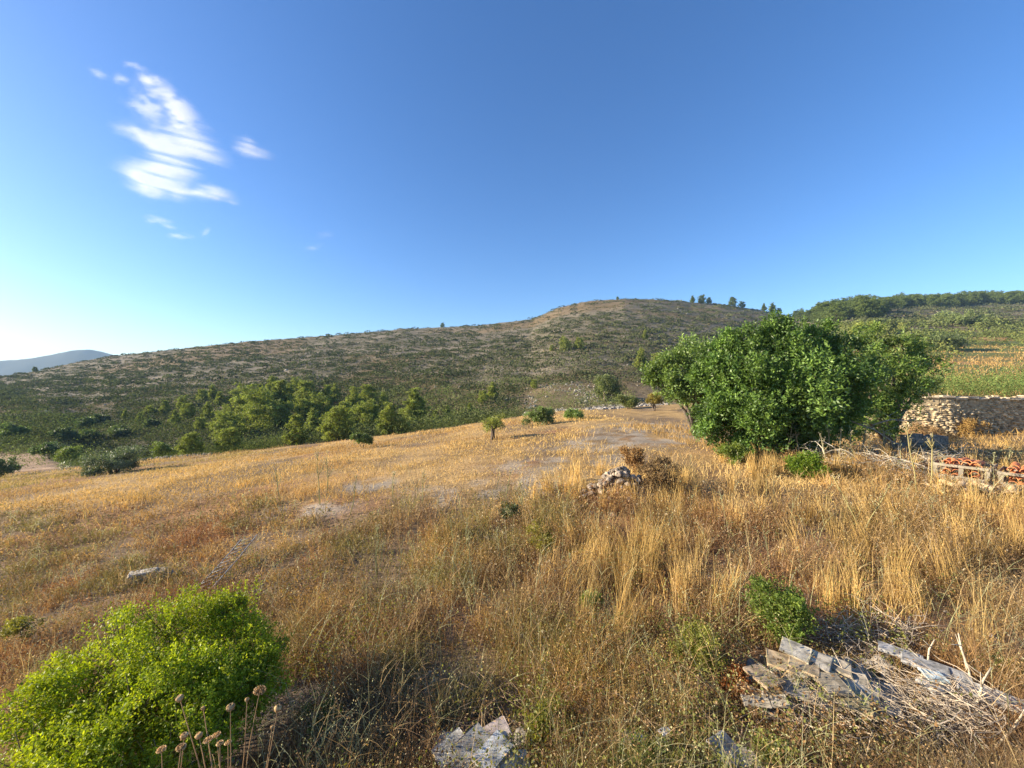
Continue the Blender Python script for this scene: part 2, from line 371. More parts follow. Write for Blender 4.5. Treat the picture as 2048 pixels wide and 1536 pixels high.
# ---------------- pines (five meshes, copied)
def pine_meshes(seed, H, Rr, kind='cone'):
    r = np.random.RandomState(seed); bl = []
    nl = 9
    for i in range(nl):
        t = i / (nl - 1); z = H * (.13 + .80 * t)
        prof = (1 - t) ** .75 * (.6 + .4 * min(1, t * 4)) if kind == 'cone' else math.sin(math.pi * min(1, .25 + .75 * t)) ** .6 if t < .95 else .45
        R0 = Rr * prof; m = max(2, int(7 * (prof + .15)))
        for j in range(m):
            a = r.uniform(0, 6.28); q = R0 * r.uniform(.45, .85); rr = Rr * r.uniform(.22, .36)
            bl.append((q * math.cos(a), q * math.sin(a), z + H * r.uniform(-.05, .05), rr, rr, rr * .62))
        bl.append((0, 0, z, R0 * .55 + .15, R0 * .55 + .15, H * .09))
    V, Fq, C = crown(bl, 2600, 6, H * .046, H * .021, (.17, .205, .045), (.34, .355, .08), r, .4, .5, H * .03)
    cm = mesh_np('pine_crown', V, Fq, M_PINE, C)
    mb = MB(); lean = r.uniform(-.04, .04, 2) * H
    mb.tube([(0, 0, -.3), (lean[0] * .3, lean[1] * .3, H * .3), (lean[0] * .6, lean[1], H * .6), (0, 0, H * .93)], [H * .028, H * .022, H * .014, H * .004], 7, BARK)
    for j in range(7):
        a = r.uniform(0, 6.28); z = H * r.uniform(.18, .6)
        mb.tube([(0, 0, z), (Rr * .4 * math.cos(a), Rr * .4 * math.sin(a), z + H * .04), (Rr * .75 * math.cos(a), Rr * .75 * math.sin(a), z + H * .1)], [H * .009, H * .006, H * .002], 5, BARK)
    return cm, mb.mesh('pine_trunk', M_BARK, True)
PINES = [pine_meshes(101, 6, 2.9, 'cone'), pine_meshes(102, 6, 2.9, 'dome'), pine_meshes(103, 6, 2.3, 'cone'), pine_meshes(104, 6, 3.3, 'dome'), pine_meshes(105, 6, 2.7, 'cone')]
def darker(me, f):
    m2 = me.copy(); a = m2.color_attributes['tint']; c = np.empty(len(m2.vertices) * 4, np.float32); a.data.foreach_get('color', c); c = c.reshape(-1, 4); c[:, :3] *= f; a.data.foreach_set('color', c.ravel()); return m2
PINES += [(darker(c_, np.array([.52, .62, .7])), t_) for c_, t_ in PINES[:5]]      # a darker kind for the ridge wood
def pine(p, h, k, label, group, name='pine_tree', wide=1.0):
    e = empty(name, p, rs.uniform(0, 6.28), label=label, cat='pine tree', group=group)
    s = h / 6.0; e.scale = (s * wide, s * wide, s)
    obj('trunk', PINES[k][1], e); obj('crown', PINES[k][0], e); return e
def place_pix(u, vbase, vtop):
    p = gp(u, vbase); s = (u - 1024) / F; ye = float(yE_of(s)) + 5
    if u < 960 and 835 < vbase < 925 and ye - 16 < p.y < ye: p = Vector((s * ye, ye, gz(s * ye, ye)))      # stands just behind the field edge
    return p, (vbase - vtop) / F * p.y
ORD = 'first second third fourth fifth sixth seventh eighth ninth tenth eleventh twelfth thirteenth fourteenth fifteenth sixteenth seventeenth eighteenth nineteenth twentieth'.split()
GP = 'pines in the grove at the foot of the hill'
special = {(530, 862, 785): 'broadest dark pine in the middle of the valley grove, flat topped',
 (829, 845, 781): 'solitary tall pine standing right of the grove, bushes at its foot',
 (676, 887, 822): 'full conical pine at the near edge of the grove, beside the dry field',
 (590, 893, 836): 'leftmost of the bright conical pines at the field edge of the grove',
 (458, 912, 866): 'low rounded yellow-green pine just over the field edge, right of its twin',
 (382, 915, 872): 'low rounded yellow-green pine just over the field edge, left of its twin',
 (456, 880, 828): 'spreading pine between the twin low pines and the grove',
 (778, 882, 822): 'rightmost bright pine of the front row of the grove, beside the dry field'}
glist = [(530,862,785),(829,845,781),(676,887,822),(590,893,836),(458,912,866),(382,915,872),(456,880,828),(778,882,822),
 (505,842,775),(560,835,765),(545,800,756),(610,820,765),(625,872,820),(640,840,790),(655,815,772),(708,830,778),(735,818,772),(766,820,786),
 (725,868,808),(750,862,812),(700,870,825),(610,845,800),(490,822,788),(470,808,780),(440,812,785),(425,800,772),(405,805,780),(580,812,770),
 (595,790,758),(520,800,770),(670,800,770),(690,850,806),(645,868,835),(365,818,793),(330,828,802),(480,865,835),(563,858,815),(742,838,800),(805,868,838),(720,812,790),(350,850,822),(375,838,808),(415,842,806),(300,832,812),(280,846,826),(430,868,838),(400,862,836),(250,838,820),(455,846,812),(870,846,822),(895,832,812)]
for i, (u, vb, vt) in enumerate(glist):
    p, h = place_pix(u, vb, vt)
    row = lambda q: 0 if q[1] >= 865 else (1 if q[1] >= 835 else 2)
    mates = sorted(q for q in glist if row(q) == row((u, vb, vt)) and q not in special)
    lab = special.get((u, vb, vt)) or 'plain green pine, %s from the left of the %s of the valley grove' % (ORD[mates.index((u, vb, vt))], ['front row', 'middle row', 'back row'][row((u, vb, vt))])
    pine(p, h * 1.02, [3, 0, 1, 4, 1, 1, 3, 0][i] if i < 8 else i % 5, lab, GP, wide=1.15 if i < 8 else 1.0)
for (u, vb, vt, k, lab) in [(985,800,766,0,'small pale pine on the slope, right one of the pair above the almond tree'),(966,808,782,1,'small dark pine on the slope beside its paler neighbour'),
 (940,828,806,2,'little light green pine low on the slope left of the field almond tree'),(1282,740,697,2,'slim light green pine on the lower right of the hill'),
 (1314,765,709,0,'yellow-green pine just left of the big green trees'),(1130,702,675,3,'left one of two bushy pines halfway up the hill'),(1158,700,676,1,'right one of two bushy pines halfway up the hill'),
 (1104,703,690,1,'tiny pine left of the bushy pair halfway up the hill'),(1068,778,760,1,'small pine on the terraces left of the stone scree'),(1290,680,660,2,'small yellowish pine in the middle of the bare hill flank')]:
    p, h = place_pix(u, vb, vt); pine(p, h, k, lab, None)
def ridge_pt(u, back=6):
    s = (u - 1024) / F; ya = np.linspace(120, 460, 700); z = terrain(s * ya, ya); a = (z - CAM_H) / ya; i = int(np.argmax(a)); y = ya[i] - back
    return Vector((s * y, y, gz(s * y, y)))
for (u, hp, k, lab) in [(1385,11,0,'leftmost skyline tree on the round hilltop, a dark bushy pine'),(1403,13,3,'widest tree of the clump on the hill crest right of the summit'),(1418,10,1,'right tree of the clump on the hill crest'),
 (1465,14,1,'round tree standing alone on the falling skyline'),(1484,10,3,'smaller round tree right beside the lone skyline tree'),(1528,12,2,'slim pine on the skyline near the saddle'),
 (1545,15,0,'taller slim pine on the skyline at the saddle'),(1558,9,1,'low bushy tree at the saddle between the two hills'),(70,8,1,'lone dark tree on the left end of the ridge before the blue mountain'),(885,7,3,'flat dark bush-like tree on the crest of the long ridge'),
 (1235,5,1,'tiny tree on the very summit of the hill'),(1590,11,1,'round tree at the right side of the saddle')]:
    p = ridge_pt(u, 3); pine(p, hp / F * p.y * 1.25, k + 5, lab, None)
r2 = np.random.RandomState(5); cnt = 0
for i in range(900):
    u = r2.uniform(1600, 2150); p = ridge_pt(u, 0); d = r2.uniform(0, 1)
    y = p.y - d * np.interp(u, [1600, 1700, 1850, 1950, 2150], [25, 70, 95, 60, 40]) + 4
    x = (u - 1024) / F * y; h = r2.uniform(7.5, 12)
    pine(Vector((x, y, gz(x, y))), h, 5 + r2.choice([1, 3, 1, 3, 0]), 'rounded pine in the dense wood covering the right-hand ridge', 'pines of the wood on the right-hand ridge', wide=1.15)
    cnt += 1
    if cnt >= 215: break

# ---------------- scrub on the hill (stuff)
def scrub(name, label, n, yr, srange, size, ca, cb, k, filt, seed, flat=.55, leafL=.28):
    r = np.random.RandomState(seed)
    y = np.exp(r.uniform(math.log(yr[0]), math.log(yr[1]), n)); s = r.uniform(*srange, n); x = s * y
    z = terrain(x, y); m = filt(x, y, z, s, r); x, y, z, s = x[m], y[m], z[m], s[m]; n = len(x)
    sz = size * r.lognormal(0, .5, n); sz = np.clip(sz, size * .35, size * 2.6)
    base = cols(n, ca, cb, r, .2)
    d = rand_dir(n * k, r); d[:, 2] = np.abs(d[:, 2])
    sr = np.repeat(sz, k); ex = np.repeat(r.uniform(.8, 1.7, n), k)
    P = np.stack([np.repeat(x, k) + d[:, 0] * sr * ex, np.repeat(y, k) + d[:, 1] * sr * .9, np.repeat(z, k) + d[:, 2] * sr * flat * r.uniform(.5, 1.1, n * k)], 1)
    D = unit(d + .9 * r.normal(size=(n * k, 3))); C = np.repeat(base, k, axis=0) * (1 + r.uniform(-.2, .2, (n * k, 1)))
    L = sr * leafL * 2.2 * np.clip(np.repeat(y, k) / 190, .34, 1.1)
    V, Fq, C = leaves(P - D * (L * .5)[:, None], D, L, L * .8, C, r)
    obj(name, mesh_np(name, V, Fq, M_SCRUB, C), label=label, cat='scrub', kind='stuff')
def f_hill(x, y, z, s, r):
    yE = yE_of(s); tp = terr_phase(x, y, z); rows_ = .5 + .20 * np.sin(2 * math.pi * (tp - .35)) + .55 * (fbm(x * .035 + 7, y * .05, 3, 51) - .5)
    big = fbm(x * .012, y * .015, 3, 52); low = 1 - sstep(70, 150, y)
    pr = .3 + .7 * sstep(.38, .54, rows_ * .62 + big * .38 + .02 * low) * (1 - .35 * low)
    rt = (s > .75) & (y < 190)
    scree = (s > .02) & (s < .42) & (y < 105)
    return (y > yE + 6) & (r.rand(len(x)) < pr) & ~rt & ~scree & ~((s < -1.10) & (s > -1.48) & (y < 63))
scrub('hill_scrub', 'dark green low scrub in rows over the terraced stony hill', 58000, (52, 415), (-2.15, 1.75), 1.3, (.057, .068, .032), (.125, .136, .06), 36, f_hill, 71, .6, .15)
scrub('dry_scrub', 'dull brown-grey heather and low dry bushes between the green scrub on the hill', 29000, (60, 420), (-2.15, 1.75), .7, (.12, .10, .06), (.22, .18, .105), 12,
      lambda x, y, z, s, r: (y > yE_of(s) + 8) & ~((s > .75) & (y < 190)), 72, .6, .2)
scrub('terrace_shrubs', 'mixed green shrubs and young trees on the terraces right of the big trees', 1500, (75, 215), (.72, 1.9), 1.9, (.09, .12, .045), (.2, .21, .06), 110,
      lambda x, y, z, s, r: (fbm(x * .05, y * .04, 3, 53) > .47 - .1 * sstep(120, 150, y)) & ~((y < 120) & (s > 1.1) & (r.rand(len(x)) < .85)), 73, 1.0, .11)
scrub('vine_leaves', 'bright green leafy vines growing along the terrace above the stone wall', 1900, (26.3, 44), (.93, 1.9), .55, (.075, .12, .035), (.19, .235, .07), 90,
      lambda x, y, z, s, r: (fbm(x * .5, y * .9, 2, 54) > .36) & (y > wall_y(x) + .9), 74, 1.5, .12)
scrub('field_edge_scrub', 'low green brush and brambles along the far edge of the dry field', 3100, (38, 78), (-2.15, .36), .75, (.09, .12, .035), (.19, .21, .06), 90,
      lambda x, y, z, s, r: (y > yE_of(s) - 1.5 + 3 * r.rand(len(x))) & (fbm(x * .12, y * .12, 2, 56) > .40) & ~((s < -1.14) & (s > -1.48) & (y < 62)) & ~((s>.05)&(s<.36)&(y>54)), 75, .8, .09)

scrub('valley_brush', 'yellow-green bushes and young pines filling the hollow between the field and the hill', 2700, (46, 125), (-2.15, .3), 1.3, (.11, .145, .045), (.23, .26, .08), 110,
      lambda x, y, z, s, r: (y > yE_of(s) + 3) & (fbm(x * .07, y * .05, 3, 57) > .42) & ~((s < -1.1) & (s > -1.48) & (y < 62) & (fbm(x * .2, y * .2, 2, 58) > .40)) & ~((s < -.75) & (s > -1.06) & (y < 84)), 76, 1.1, .085)
# ---------------- single bushes and trees in the middle distance
def bush(name, label, p, Rr, H, nb, nsp, k, L, W, ca, cb, seed, mat=None, trunk=True, cat='bush', low=.35, squash=(1, 1), group=None, up=.5, spl=None, shell=.5):
    r = np.random.RandomState(seed); e = empty(name, p, 0, label=label, cat=cat, group=group); e.scale = (squash[0], squash[1], 1)
    bl = blob_bush(Rr, H, nb, r, low)
    V, Fq, C = crown(bl, nsp, k, L, W, ca, cb, r, shell, up, spl or L * 1.5); obj('crown' if trunk else 'foliage', mesh_np(name + '_foliage', V, Fq, mat or M_LEAF, C), e)
    mb = MB()
    for j in range(4 if trunk else 3):
        b = bl[j % len(bl)]; limbs(mb, (r.uniform(-.05, .05), r.uniform(-.05, .05), -.2), [(b[0] * .8, b[1] * .8, b[2])], (.05 if trunk else .025) * H, BARK, r)
    obj('trunk' if trunk else 'stem', mb.mesh(name + '_wood', M_BARK, True), e); return e
def pb(name, label, u, vb, vt, wpx, seed, ca=(.06, .09, .03), cb=(.13, .16, .05), nsp=1400, k=6, mat=None, **kw):
    p, h = place_pix(u, vb, vt); Rr = wpx / 2 / F * p.y / 1.05; ca = np.array(ca) * 1.45; cb = np.array(cb) * 1.5
    L = max(.05, p.y * .0036); nsp = int(nsp * 1.3); return bush(name, label, p, Rr, h, kw.pop('nb', 9), nsp, k, L, L * .45, ca, cb, seed, mat, **kw)
pb('olive_tree', 'wide dark grey-green olive tree behind the left end of the dry field', 225, 948, 893, 125, 201, (.055, .07, .045), (.12, .14, .085), 2600, nb=14, cat='tree')
pb('shrub', 'yellow-green shrub left against the dark olive tree', 140, 930, 894, 60, 202, (.10, .13, .03), (.17, .2, .05), 1200, trunk=False)
pb('shrub', 'dark rounded shrub beside the red dirt track', 97, 918, 882, 50, 203, (.05, .08, .03), (.1, .13, .05), 1100, trunk=False)
pb('shrub', 'largest round dark bush above the red dirt track', 132, 888, 850, 46, 204, (.045, .07, .03), (.1, .12, .045), 1100, trunk=False)
pb('shrub', 'wide low bush right of the round dark bush above the track', 175, 885, 862, 50, 205, trunk=False, nsp=900)
pb('shrub', 'long flat dark bush on the stony slope above the olive tree', 235, 876, 856, 62, 206, (.05, .07, .03), (.1, .12, .045), 1000, trunk=False)
pb('shrub', 'small upright pine-like bush at the upper left of the stony slope', 168, 858, 830, 30, 207, trunk=False, nsp=800)
pb('shrub', 'dark round shrub on the slope above the flat bush', 200, 850, 828, 28, 208, (.05, .07, .03), (.1, .12, .045), 700, trunk=False)
pb('shrub', 'tiny dome shaped dark shrub beside the stony clearing', 300, 858, 840, 30, 209, (.05, .07, .03), (.1, .12, .045), 700, trunk=False)
pb('shrub', 'bush cut by the left edge of the photo above the dirt track', 18, 880, 850, 56, 210, nsp=1000, trunk=False)
pb('shrub', 'dark low bush at the left edge below the dirt track', 5, 955, 915, 60, 211, (.05, .08, .04), (.1, .13, .05), 1000, trunk=False)
pb('shrub', 'yellow-green bush at the field edge just left of the twin low pines', 325, 915, 885, 44, 212, (.10, .13, .03), (.17, .2, .05), 900, trunk=False)
pb('almond_tree', 'small almond tree with bare forked trunk alone on the edge of the dry field', 985, 880, 816, 62, 213, (.13, .15, .035), (.24, .24, .055), 700, nb=10, cat='tree', low=.55, shell=.3)
pb('shrub', 'rounded green bush right of the almond tree behind the field', 1080, 850, 810, 72, 214, (.08, .12, .035), (.15, .18, .055), 1400, trunk=False)
pb('shrub', 'low bright green bush between the stone scree and the dry field', 1145, 838, 818, 50, 215, (.08, .13, .03), (.16, .2, .05), 900, trunk=False)
pb('juniper_tree', 'dense dark rounded tree standing on the pale stone scree', 1212, 803, 740, 70, 216, (.06, .08, .03), (.15, .16, .05), 2600, nb=14, cat='tree', low=.3)
pb('shrub', 'compact round bush right of the tree on the scree', 1257, 818, 788, 46, 217, (.07, .09, .03), (.14, .15, .045), 1200, trunk=False)
pb('broom_tree', 'small orange-tinged tree with a short dark stem left of the big trees', 1308, 822, 780, 36, 218, (.16, .13, .03), (.26, .2, .05), 800, nb=8, cat='tree', low=.5)
pb('shrub', 'small dark bush at the foot of the grove beside the field', 725, 895, 860, 40, 219, (.06, .09, .03), (.12, .15, .045), 800, trunk=False)
pb('oak_tree', 'round dark bush-like tree on the terrace slope right of the big trees', 1885, 702, 672, 74, 220, (.05, .07, .03), (.11, .13, .05), 1700, nb=12, cat='tree')
pb('terrace_tree', 'yellow-green round tree behind the right shoulder of the big trees', 1722, 680, 637, 62, 221, (.12, .15, .03), (.22, .23, .05), 1600, nb=11, cat='tree')
pb('terrace_tree', 'darker tree beside the yellow-green round one behind the big trees', 1762, 668, 632, 50, 222, (.07, .09, .03), (.14, .16, .05), 1300, nb=10, cat='tree')
pb('terrace_tree', 'wide pale green tree low on the right-hand hillside under the bare slope', 1925, 650, 622, 80, 223, (.09, .12, .045), (.17, .19, .06), 1500, nb=12, cat='tree')

pb('dry_bush', 'orange dry bush at the foot of the stone wall', 1925, 872, 838, 80, 224, (.26, .15, .05), (.36, .25, .09), 1300, trunk=False, mat=M_GRASS)
pb('dry_bush', 'brown dry brush in front of the left end of the stone wall', 1850, 880, 852, 70, 225, (.2, .13, .06), (.3, .2, .1), 900, trunk=False, mat=M_GRASS)
pb('shrub', 'small green shrub hanging over the left end of the stone wall', 1858, 850, 792, 42, 226, (.05, .08, .02), (.13, .17, .04), 900, trunk=False)
# ---------------- the big trees on the right
def big_tree(name, label, p, blobs, nsp, k, L, W, ca, cb, seed, tr, shell=.5, group=None):
    r = np.random.RandomState(seed); e = empty(name, p, 0, label=label, cat='tree', group=group)
    bl = [(b[0] - p.x, b[1] - p.y, b[2] - p.z, *b[3:]) for b in blobs]
    V, Fq, C = crown(bl, nsp, k, L, W, ca, cb, r, shell, .6, L * 2.2); obj('crown', mesh_np(name + '_crown', V, Fq, M_LEAF, C), e)
    mb = MB(); tops = []
    for b in bl: tops += [(b[0] * .95, b[1] * .95, b[2] + b[5] * .3)]
    H = max(b[2] for b in bl)
    for q in range(len(tops)):
        t0 = (r.uniform(-.5, .5) * tr, r.uniform(-.5, .5) * tr, -.3)
        mid = np.array(tops[q]) * .35; mid[2] = tops[q][2] * .45
        mb.tube([t0, mid, np.array(tops[q]) * .7 + np.array([0, 0, tops[q][2] * .08]), tops[q]], [.13, .09, .05, .015], 7, (.16, .13, .10))
    obj('trunk', mb.mesh(name + '_trunk', M_BARK, True), e); return e
def pbl(u, v, d, rpx, ry=None, rz=None):
    p = at(u, v, d); rr = rpx / F * d; return (p.x, p.y, p.z, rr, (ry or 1) * rr, (rz or 1) * rr)
D0 = 15.5
main = [pbl(1470,735,D0,60), pbl(1560,718,D0,56), pbl(1640,722,D0+.5,54), pbl(1690,735,D0+.5,52), pbl(1500,790,D0-.6,80), pbl(1590,780,D0-1,85), pbl(1660,800,D0,70),
        pbl(1465,840,D0-.6,55), pbl(1540,850,D0-1,62), pbl(1620,850,D0-.5,62), pbl(1560,692,D0,46), pbl(1500,706,D0,38), pbl(1615,694,D0+.4,34), pbl(1575,668,D0,24), pbl(1540,672,D0,18), pbl(1425,742,D0,30), pbl(1425,850,D0-.4,30), pbl(1440,770,D0,42), pbl(1700,800,D0+.4,42), pbl(1460,690,D0+.3,24), pbl(1655,672,D0+.5,24), pbl(1480, 890, D0-1, 24), pbl(1590,885,D0-1,28)]
pc = gp(1570, 905)
big_tree('carob_tree', 'largest broad dark green tree with glossy leaves reaching the ground right of the field', Vector((pc.x, D0, gz(pc.x * D0 / pc.y, D0))), main, 15500, 8, .125, .058, (.06, .115, .025), (.17, .26, .05), 301, .6)
right = [pbl(1750,700,D0+2.6+.6,44), pbl(1800,690,D0+2.6+.8,36), pbl(1770,760,D0+2.6+.4,52), pbl(1830,740,D0+2.6+.8,38), pbl(1740,820,D0+2.6+.3,36), pbl(1800,800,D0+2.6+.6,34), pbl(1850,715,D0+2.6+1,22), pbl(1735,670,D0+2.6+.6,20), pbl(1850,775,D0+2.6+1,22), pbl(1715,770,D0+2,50), pbl(1720,845,D0+1.6,36), pbl(1775,850,D0+2.2,34), pbl(1700,710,D0+2,40), pbl(1810,845,D0+2.6,24)]
p_ = onz(11.9, D0 + 3.5); p_.x = (1775 - 1024) / F * (D0 + 3.5); p_.z = gz(p_.x, p_.y)
big_tree('carob_tree', 'sparser lighter green tree leaning right of the dark broad tree, bare branches underneath', p_, right, 3400, 8, .13, .058, (.08, .14, .03), (.2, .27, .055), 302, .5, .35)
left = [pbl(1330,745,22,30), pbl(1375,735,22,44), pbl(1415,715,22,30), pbl(1345,775,21.6,32), pbl(1395,775,21.6,34), pbl(1430,760,22,40), pbl(1318,770,22,18)]
p_ = Vector(((1395 - 1024) / F * 22, 22, 0)); p_.z = gz(p_.x, 22)
big_tree('carob_tree', 'smaller pale green tree behind the left side of the dark broad tree', p_, left, 2800, 8, .17, .075, (.08, .13, .035), (.19, .26, .055), 303, .4)
# loose dead branches under the right tree
for i, (a, b, lab) in enumerate([((1700, 842, 14.8), (1820, 900, 14.2), 'bare grey dead branch lying under the sparser tree'), ((1745, 850, 15.5), (1835, 838, 15.3), 'pale bare branch sticking out right under the sparser tree')]):
    mb = MB(); A = at(*a); B = at(*b); A.z = max(A.z, gz(A.x, A.y) + .1); 
    mb.tube([A, A.lerp(B, .4) + Vector((0, 0, .12)), A.lerp(B, .7), B], [.03, .025, .02, .008], 6, (.36, .31, .25))
    for j in range(4):
        q = A.lerp(B, .3 + .15 * j); mb.tube([q, q + Vector((rs.uniform(-.3, .3), rs.uniform(-.2, .2), .25)), q + Vector((rs.uniform(-.6, .6), rs.uniform(-.3, .3), .45))], [.012, .009, .004], 5, (.36, .31, .25))
    obj('dead_branch', mb.mesh('dead_branch', M_TWIG, True), label=lab, cat='branch')

# ---------------- bright green bush bottom left
bb = [pbl(*a) for a in ((425,1262,4.05,72), (335,1275,3.95,75), (480,1300,3.9,62), (520,1330,3.8,50), (250,1330,3.6,85), (350,1370,3.5,95), (440,1390,3.45,85), (170,1400,3.3,80), (270,1440,3.15,105), (90,1470,3.05,85), (190,1520,2.9,100), (60,1550,2.8,90), (450,1228,4.1,34), (300,1238,4.05,30), (130,1345,3.5,30), (75,1395,3.3,28), (380,1480,3.1,60), (545,1290,4.05,26), (220,1270,3.8,30), (470,1400,3.45,62), (510,1370,3.6,45), (420,1460,3.2,55), (330,1560,2.9,90))]
pbs = Vector((-3.0, 3.55, 0)); pbs.z = gz(pbs.x, pbs.y)
rb = np.random.RandomState(401); e = empty('mastic_bush', pbs, 0, label='dense bright yellow-green leafy bush filling the bottom left corner', cat='bush')
bl = [(b[0] - pbs.x, b[1] - pbs.y, b[2] - pbs.z, *b[3:]) for b in bb]
V, Fq, C = crown(bl, 15000, 9, .027, .0125, (.14, .21, .012), (.40, .45, .035), rb, .62, .9, .10)
obj('foliage', mesh_np('mastic_foliage', V, Fq, M_BUSH, C), e)
mb = MB()
for b in bl: limbs(mb, (b[0] * .4, b[1] * .4, -.1), [(b[0], b[1], b[2] + b[5] * .4)], .014, BARK, rb)
for j in range(260):
    b = bl[rb.randint(len(bl))]; d = rand_dir(1, rb)[0]; d[2] = abs(d[2]); c0 = np.array(b[:3]); mb.tube([c0, c0 + d * np.array(b[3:6]) * .6, c0 + d * np.array(b[3:6]) * 1.0 + [0, 0, .03]], [.006, .004, .002], 4, (.16, .12, .06))
obj('stem', mb.mesh('mastic_stem', M_BARK, True), e)

# ---------------- smaller green plants in the foreground
def plant(name, label, u, vb, vt, wpx, seed, ca, cb, nsp, L=.035, k=7, nb=8, cat='plant', mat=None, sq=(1, 1), up=.8):
    p, h = place_pix(u, vb, vt); Rr = wpx / 2 / F * p.y / 1.05
    return bush(name, label, p, Rr, h, nb, nsp, k, L, L * .5, ca, cb, seed, mat or M_BUSH, False, cat, .25, sq, None, up, L * 2.5, .25)
GA, GB = (.10, .16, .03), (.22, .27, .05)
plant('bramble_bush', 'leafy light green bramble behind the pile of cement slabs', 1562, 1285, 1135, 150, 501, GA, GB, 1500, .034, nb=12)
plant('leafy_weed', 'bright green ferny weed mound in front of the big dark tree', 1620, 955, 908, 90, 502, (.09, .15, .02), (.2, .28, .03), 1500, .06)
plant('leafy_weed', 'light green weed patch left below the big dark tree', 1470, 925, 885, 60, 503, (.1, .15, .03), (.22, .27, .05), 900, .06)
plant('leafy_weed', 'small shiny green weed at the bottom edge among white scraps', 1300, 1570, 1475, 130, 504, (.10, .17, .03), (.24, .32, .07), 700, .03)
plant('bramble_bush', 'sparse yellow-green bramble with brown stems in the middle of the dry weeds', 1085, 1120, 1030, 80, 505, (.16, .15, .03), (.30, .26, .06), 450, .04)
plant('bramble_bush', 'yellowing bramble clump left of the slab pile', 1400, 1350, 1240, 130, 506, (.13, .15, .03), (.28, .27, .06), 650, .03)
plant('leafy_weed', 'dark bluish-green upright weed clump at the near edge of the mown field', 1015, 1050, 985, 40, 507, (.06, .08, .04), (.12, .15, .07), 260, .05, up=2)
plant('leafy_weed', 'narrow upright green weed in the dry grass left of the bramble behind the slabs', 1180, 1240, 1165, 50, 508, (.10, .15, .03), (.2, .24, .06), 260, .04, up=2)
plant('leafy_weed', 'dim green weed in the shade right of the bright bush', 640, 1480, 1400, 90, 509, (.06, .10, .02), (.13, .18, .04), 420, .022)
plant('leafy_weed', 'low green weed at the right edge among dark dry grass', 2030, 1370, 1320, 60, 510, (.08, .12, .02), (.2, .22, .04), 300, .03)
plant('leafy_weed', 'yellowish weed clump at the bottom centre left of the white scraps', 1110, 1500, 1370, 120, 511, (.12, .14, .03), (.27, .26, .06), 420, .028)
plant('leafy_weed', 'low trailing green weed between the dry twigs under the slab pile', 1560, 1560, 1490, 120, 512, (.12, .15, .03), (.27, .28, .05), 300, .028)
plant('leafy_weed', 'yellow-green weed tuft in the red-brown grass left of the bright bush', 45, 1290, 1225, 60, 513, (.14, .15, .04), (.28, .26, .07), 260, .035, up=2)
plant('rust_weed', 'rusty brown dry dock clump on the right of the stone heap', 1330, 990, 915, 130, 514, (.14, .09, .045), (.28, .19, .09), 1300, .05, mat=M_GRASS, up=1.5)
plant('rust_weed', 'orange-brown spiky dry weed on top of the stone heap', 1265, 945, 885, 60, 515, (.24, .13, .05), (.38, .24, .10), 420, .07, mat=M_GRASS, up=2.5)
plant('rust_weed', 'red-brown dried leaves against the left side of the slab pile', 1475, 1400, 1330, 60, 516, (.22, .06, .02), (.38, .16, .05), 350, .03, mat=M_GRASS)

# ------------------------------------------------------------------ grass and weeds
EXC = []   # (x, y, r)
def exc_pix(u, v, r): p = gp(u, v); EXC.append((p.x, p.y, r))
for a in ((1530, 1345, .32), (1600, 1370, .45), (1680, 1390, .42), (1740, 1430, .3), (950, 1510, .32), (1000, 1500, .25), (1480, 1530, .25), (1850, 1340, .22), (1900, 1390, .28), (1960, 1420, .25),
          (300, 1140, .22), (400, 1165, .12), (450, 1130, .12), (1235, 960, .8), (1290, 985, .5), (1930, 960, .9), (2000, 975, 1.0), (1290, 1520, .2), (2030, 980, 1.0), (560, 1430, .2), (620, 1400, .2)): exc_pix(*a)
EXC += [(-2.7, 3.9, .55), (-3.0, 3.3, .7)]
def ok(x, y):
    m = np.ones(len(x), bool)
    for (a, b, r_) in EXC: m &= ((x - a) ** 2 + (y - b) ** 2) > r_ * r_
    return m
def blades(P, H, W, lean, C, seg=3, curl=.5, r=rs):
    n = len(P); a = r.uniform(0, 2 * math.pi, n); side = np.stack([np.cos(a), np.sin(a), 0 * a], 1)
    V = np.empty((n, seg + 1, 2, 3))
    for i in range(seg + 1):
        t = i / seg; c = P + np.array([0, 0, 1]) * (H * t * (1 - .25 * np.linalg.norm(lean, axis=1) * t))[:, None]
        off = (lean * (t * (1 - curl) + curl * t * t)) ; c[:, :2] += off * H[:, None]
        wdt = W * (1 - .82 * t ** 1.5); V[:, i, 0] = c - side * wdt[:, None] / 2; V[:, i, 1] = c + side * wdt[:, None] / 2
    b = np.arange(n)[:, None] * (2 * (seg + 1)); q = np.arange(seg)[None, :] * 2
    Fq = np.stack([b + q, b + q + 1, b + q + 3, b + q + 2], -1).reshape(-1, 4)
    return V.reshape(-1, 3), Fq, np.repeat(C, 2 * (seg + 1), axis=0), (P, H, lean)
def cat_parts(parts):
    Vs, Fs, Cs = [], [], []; n = 0
    for V, F_, C in parts: Vs.append(V); Fs.append(F_ + n); Cs.append(C); n += len(V)
    return np.concatenate(Vs), np.concatenate(Fs), np.concatenate(Cs)
def sample(n, y0, y1, s0=-2.15, s1=1.75, r=rs):
    y = np.exp(r.uniform(math.log(y0), math.log(y1), n)); s = r.uniform(s0, s1, n); return s * y, y
def along(info, t, r):
    P, H, lean = info; c = P + np.array([0, 0, 1]) * (H * t)[:, None]; c[:, :2] += lean * (t * .5 + .5 * t * t)[:, None] * H[:, None]; return c
GOLD = np.array([.58, .37, .115]); STRAW = np.array([.68, .48, .19]); BROWN = np.array([.215, .14, .072]); RUST = np.array([.31, .145, .06]); OLIVE = np.array([.20, .20, .06]); PALE = np.array([.58, .50, .36]); GREYB = np.array([.26, .21, .15])
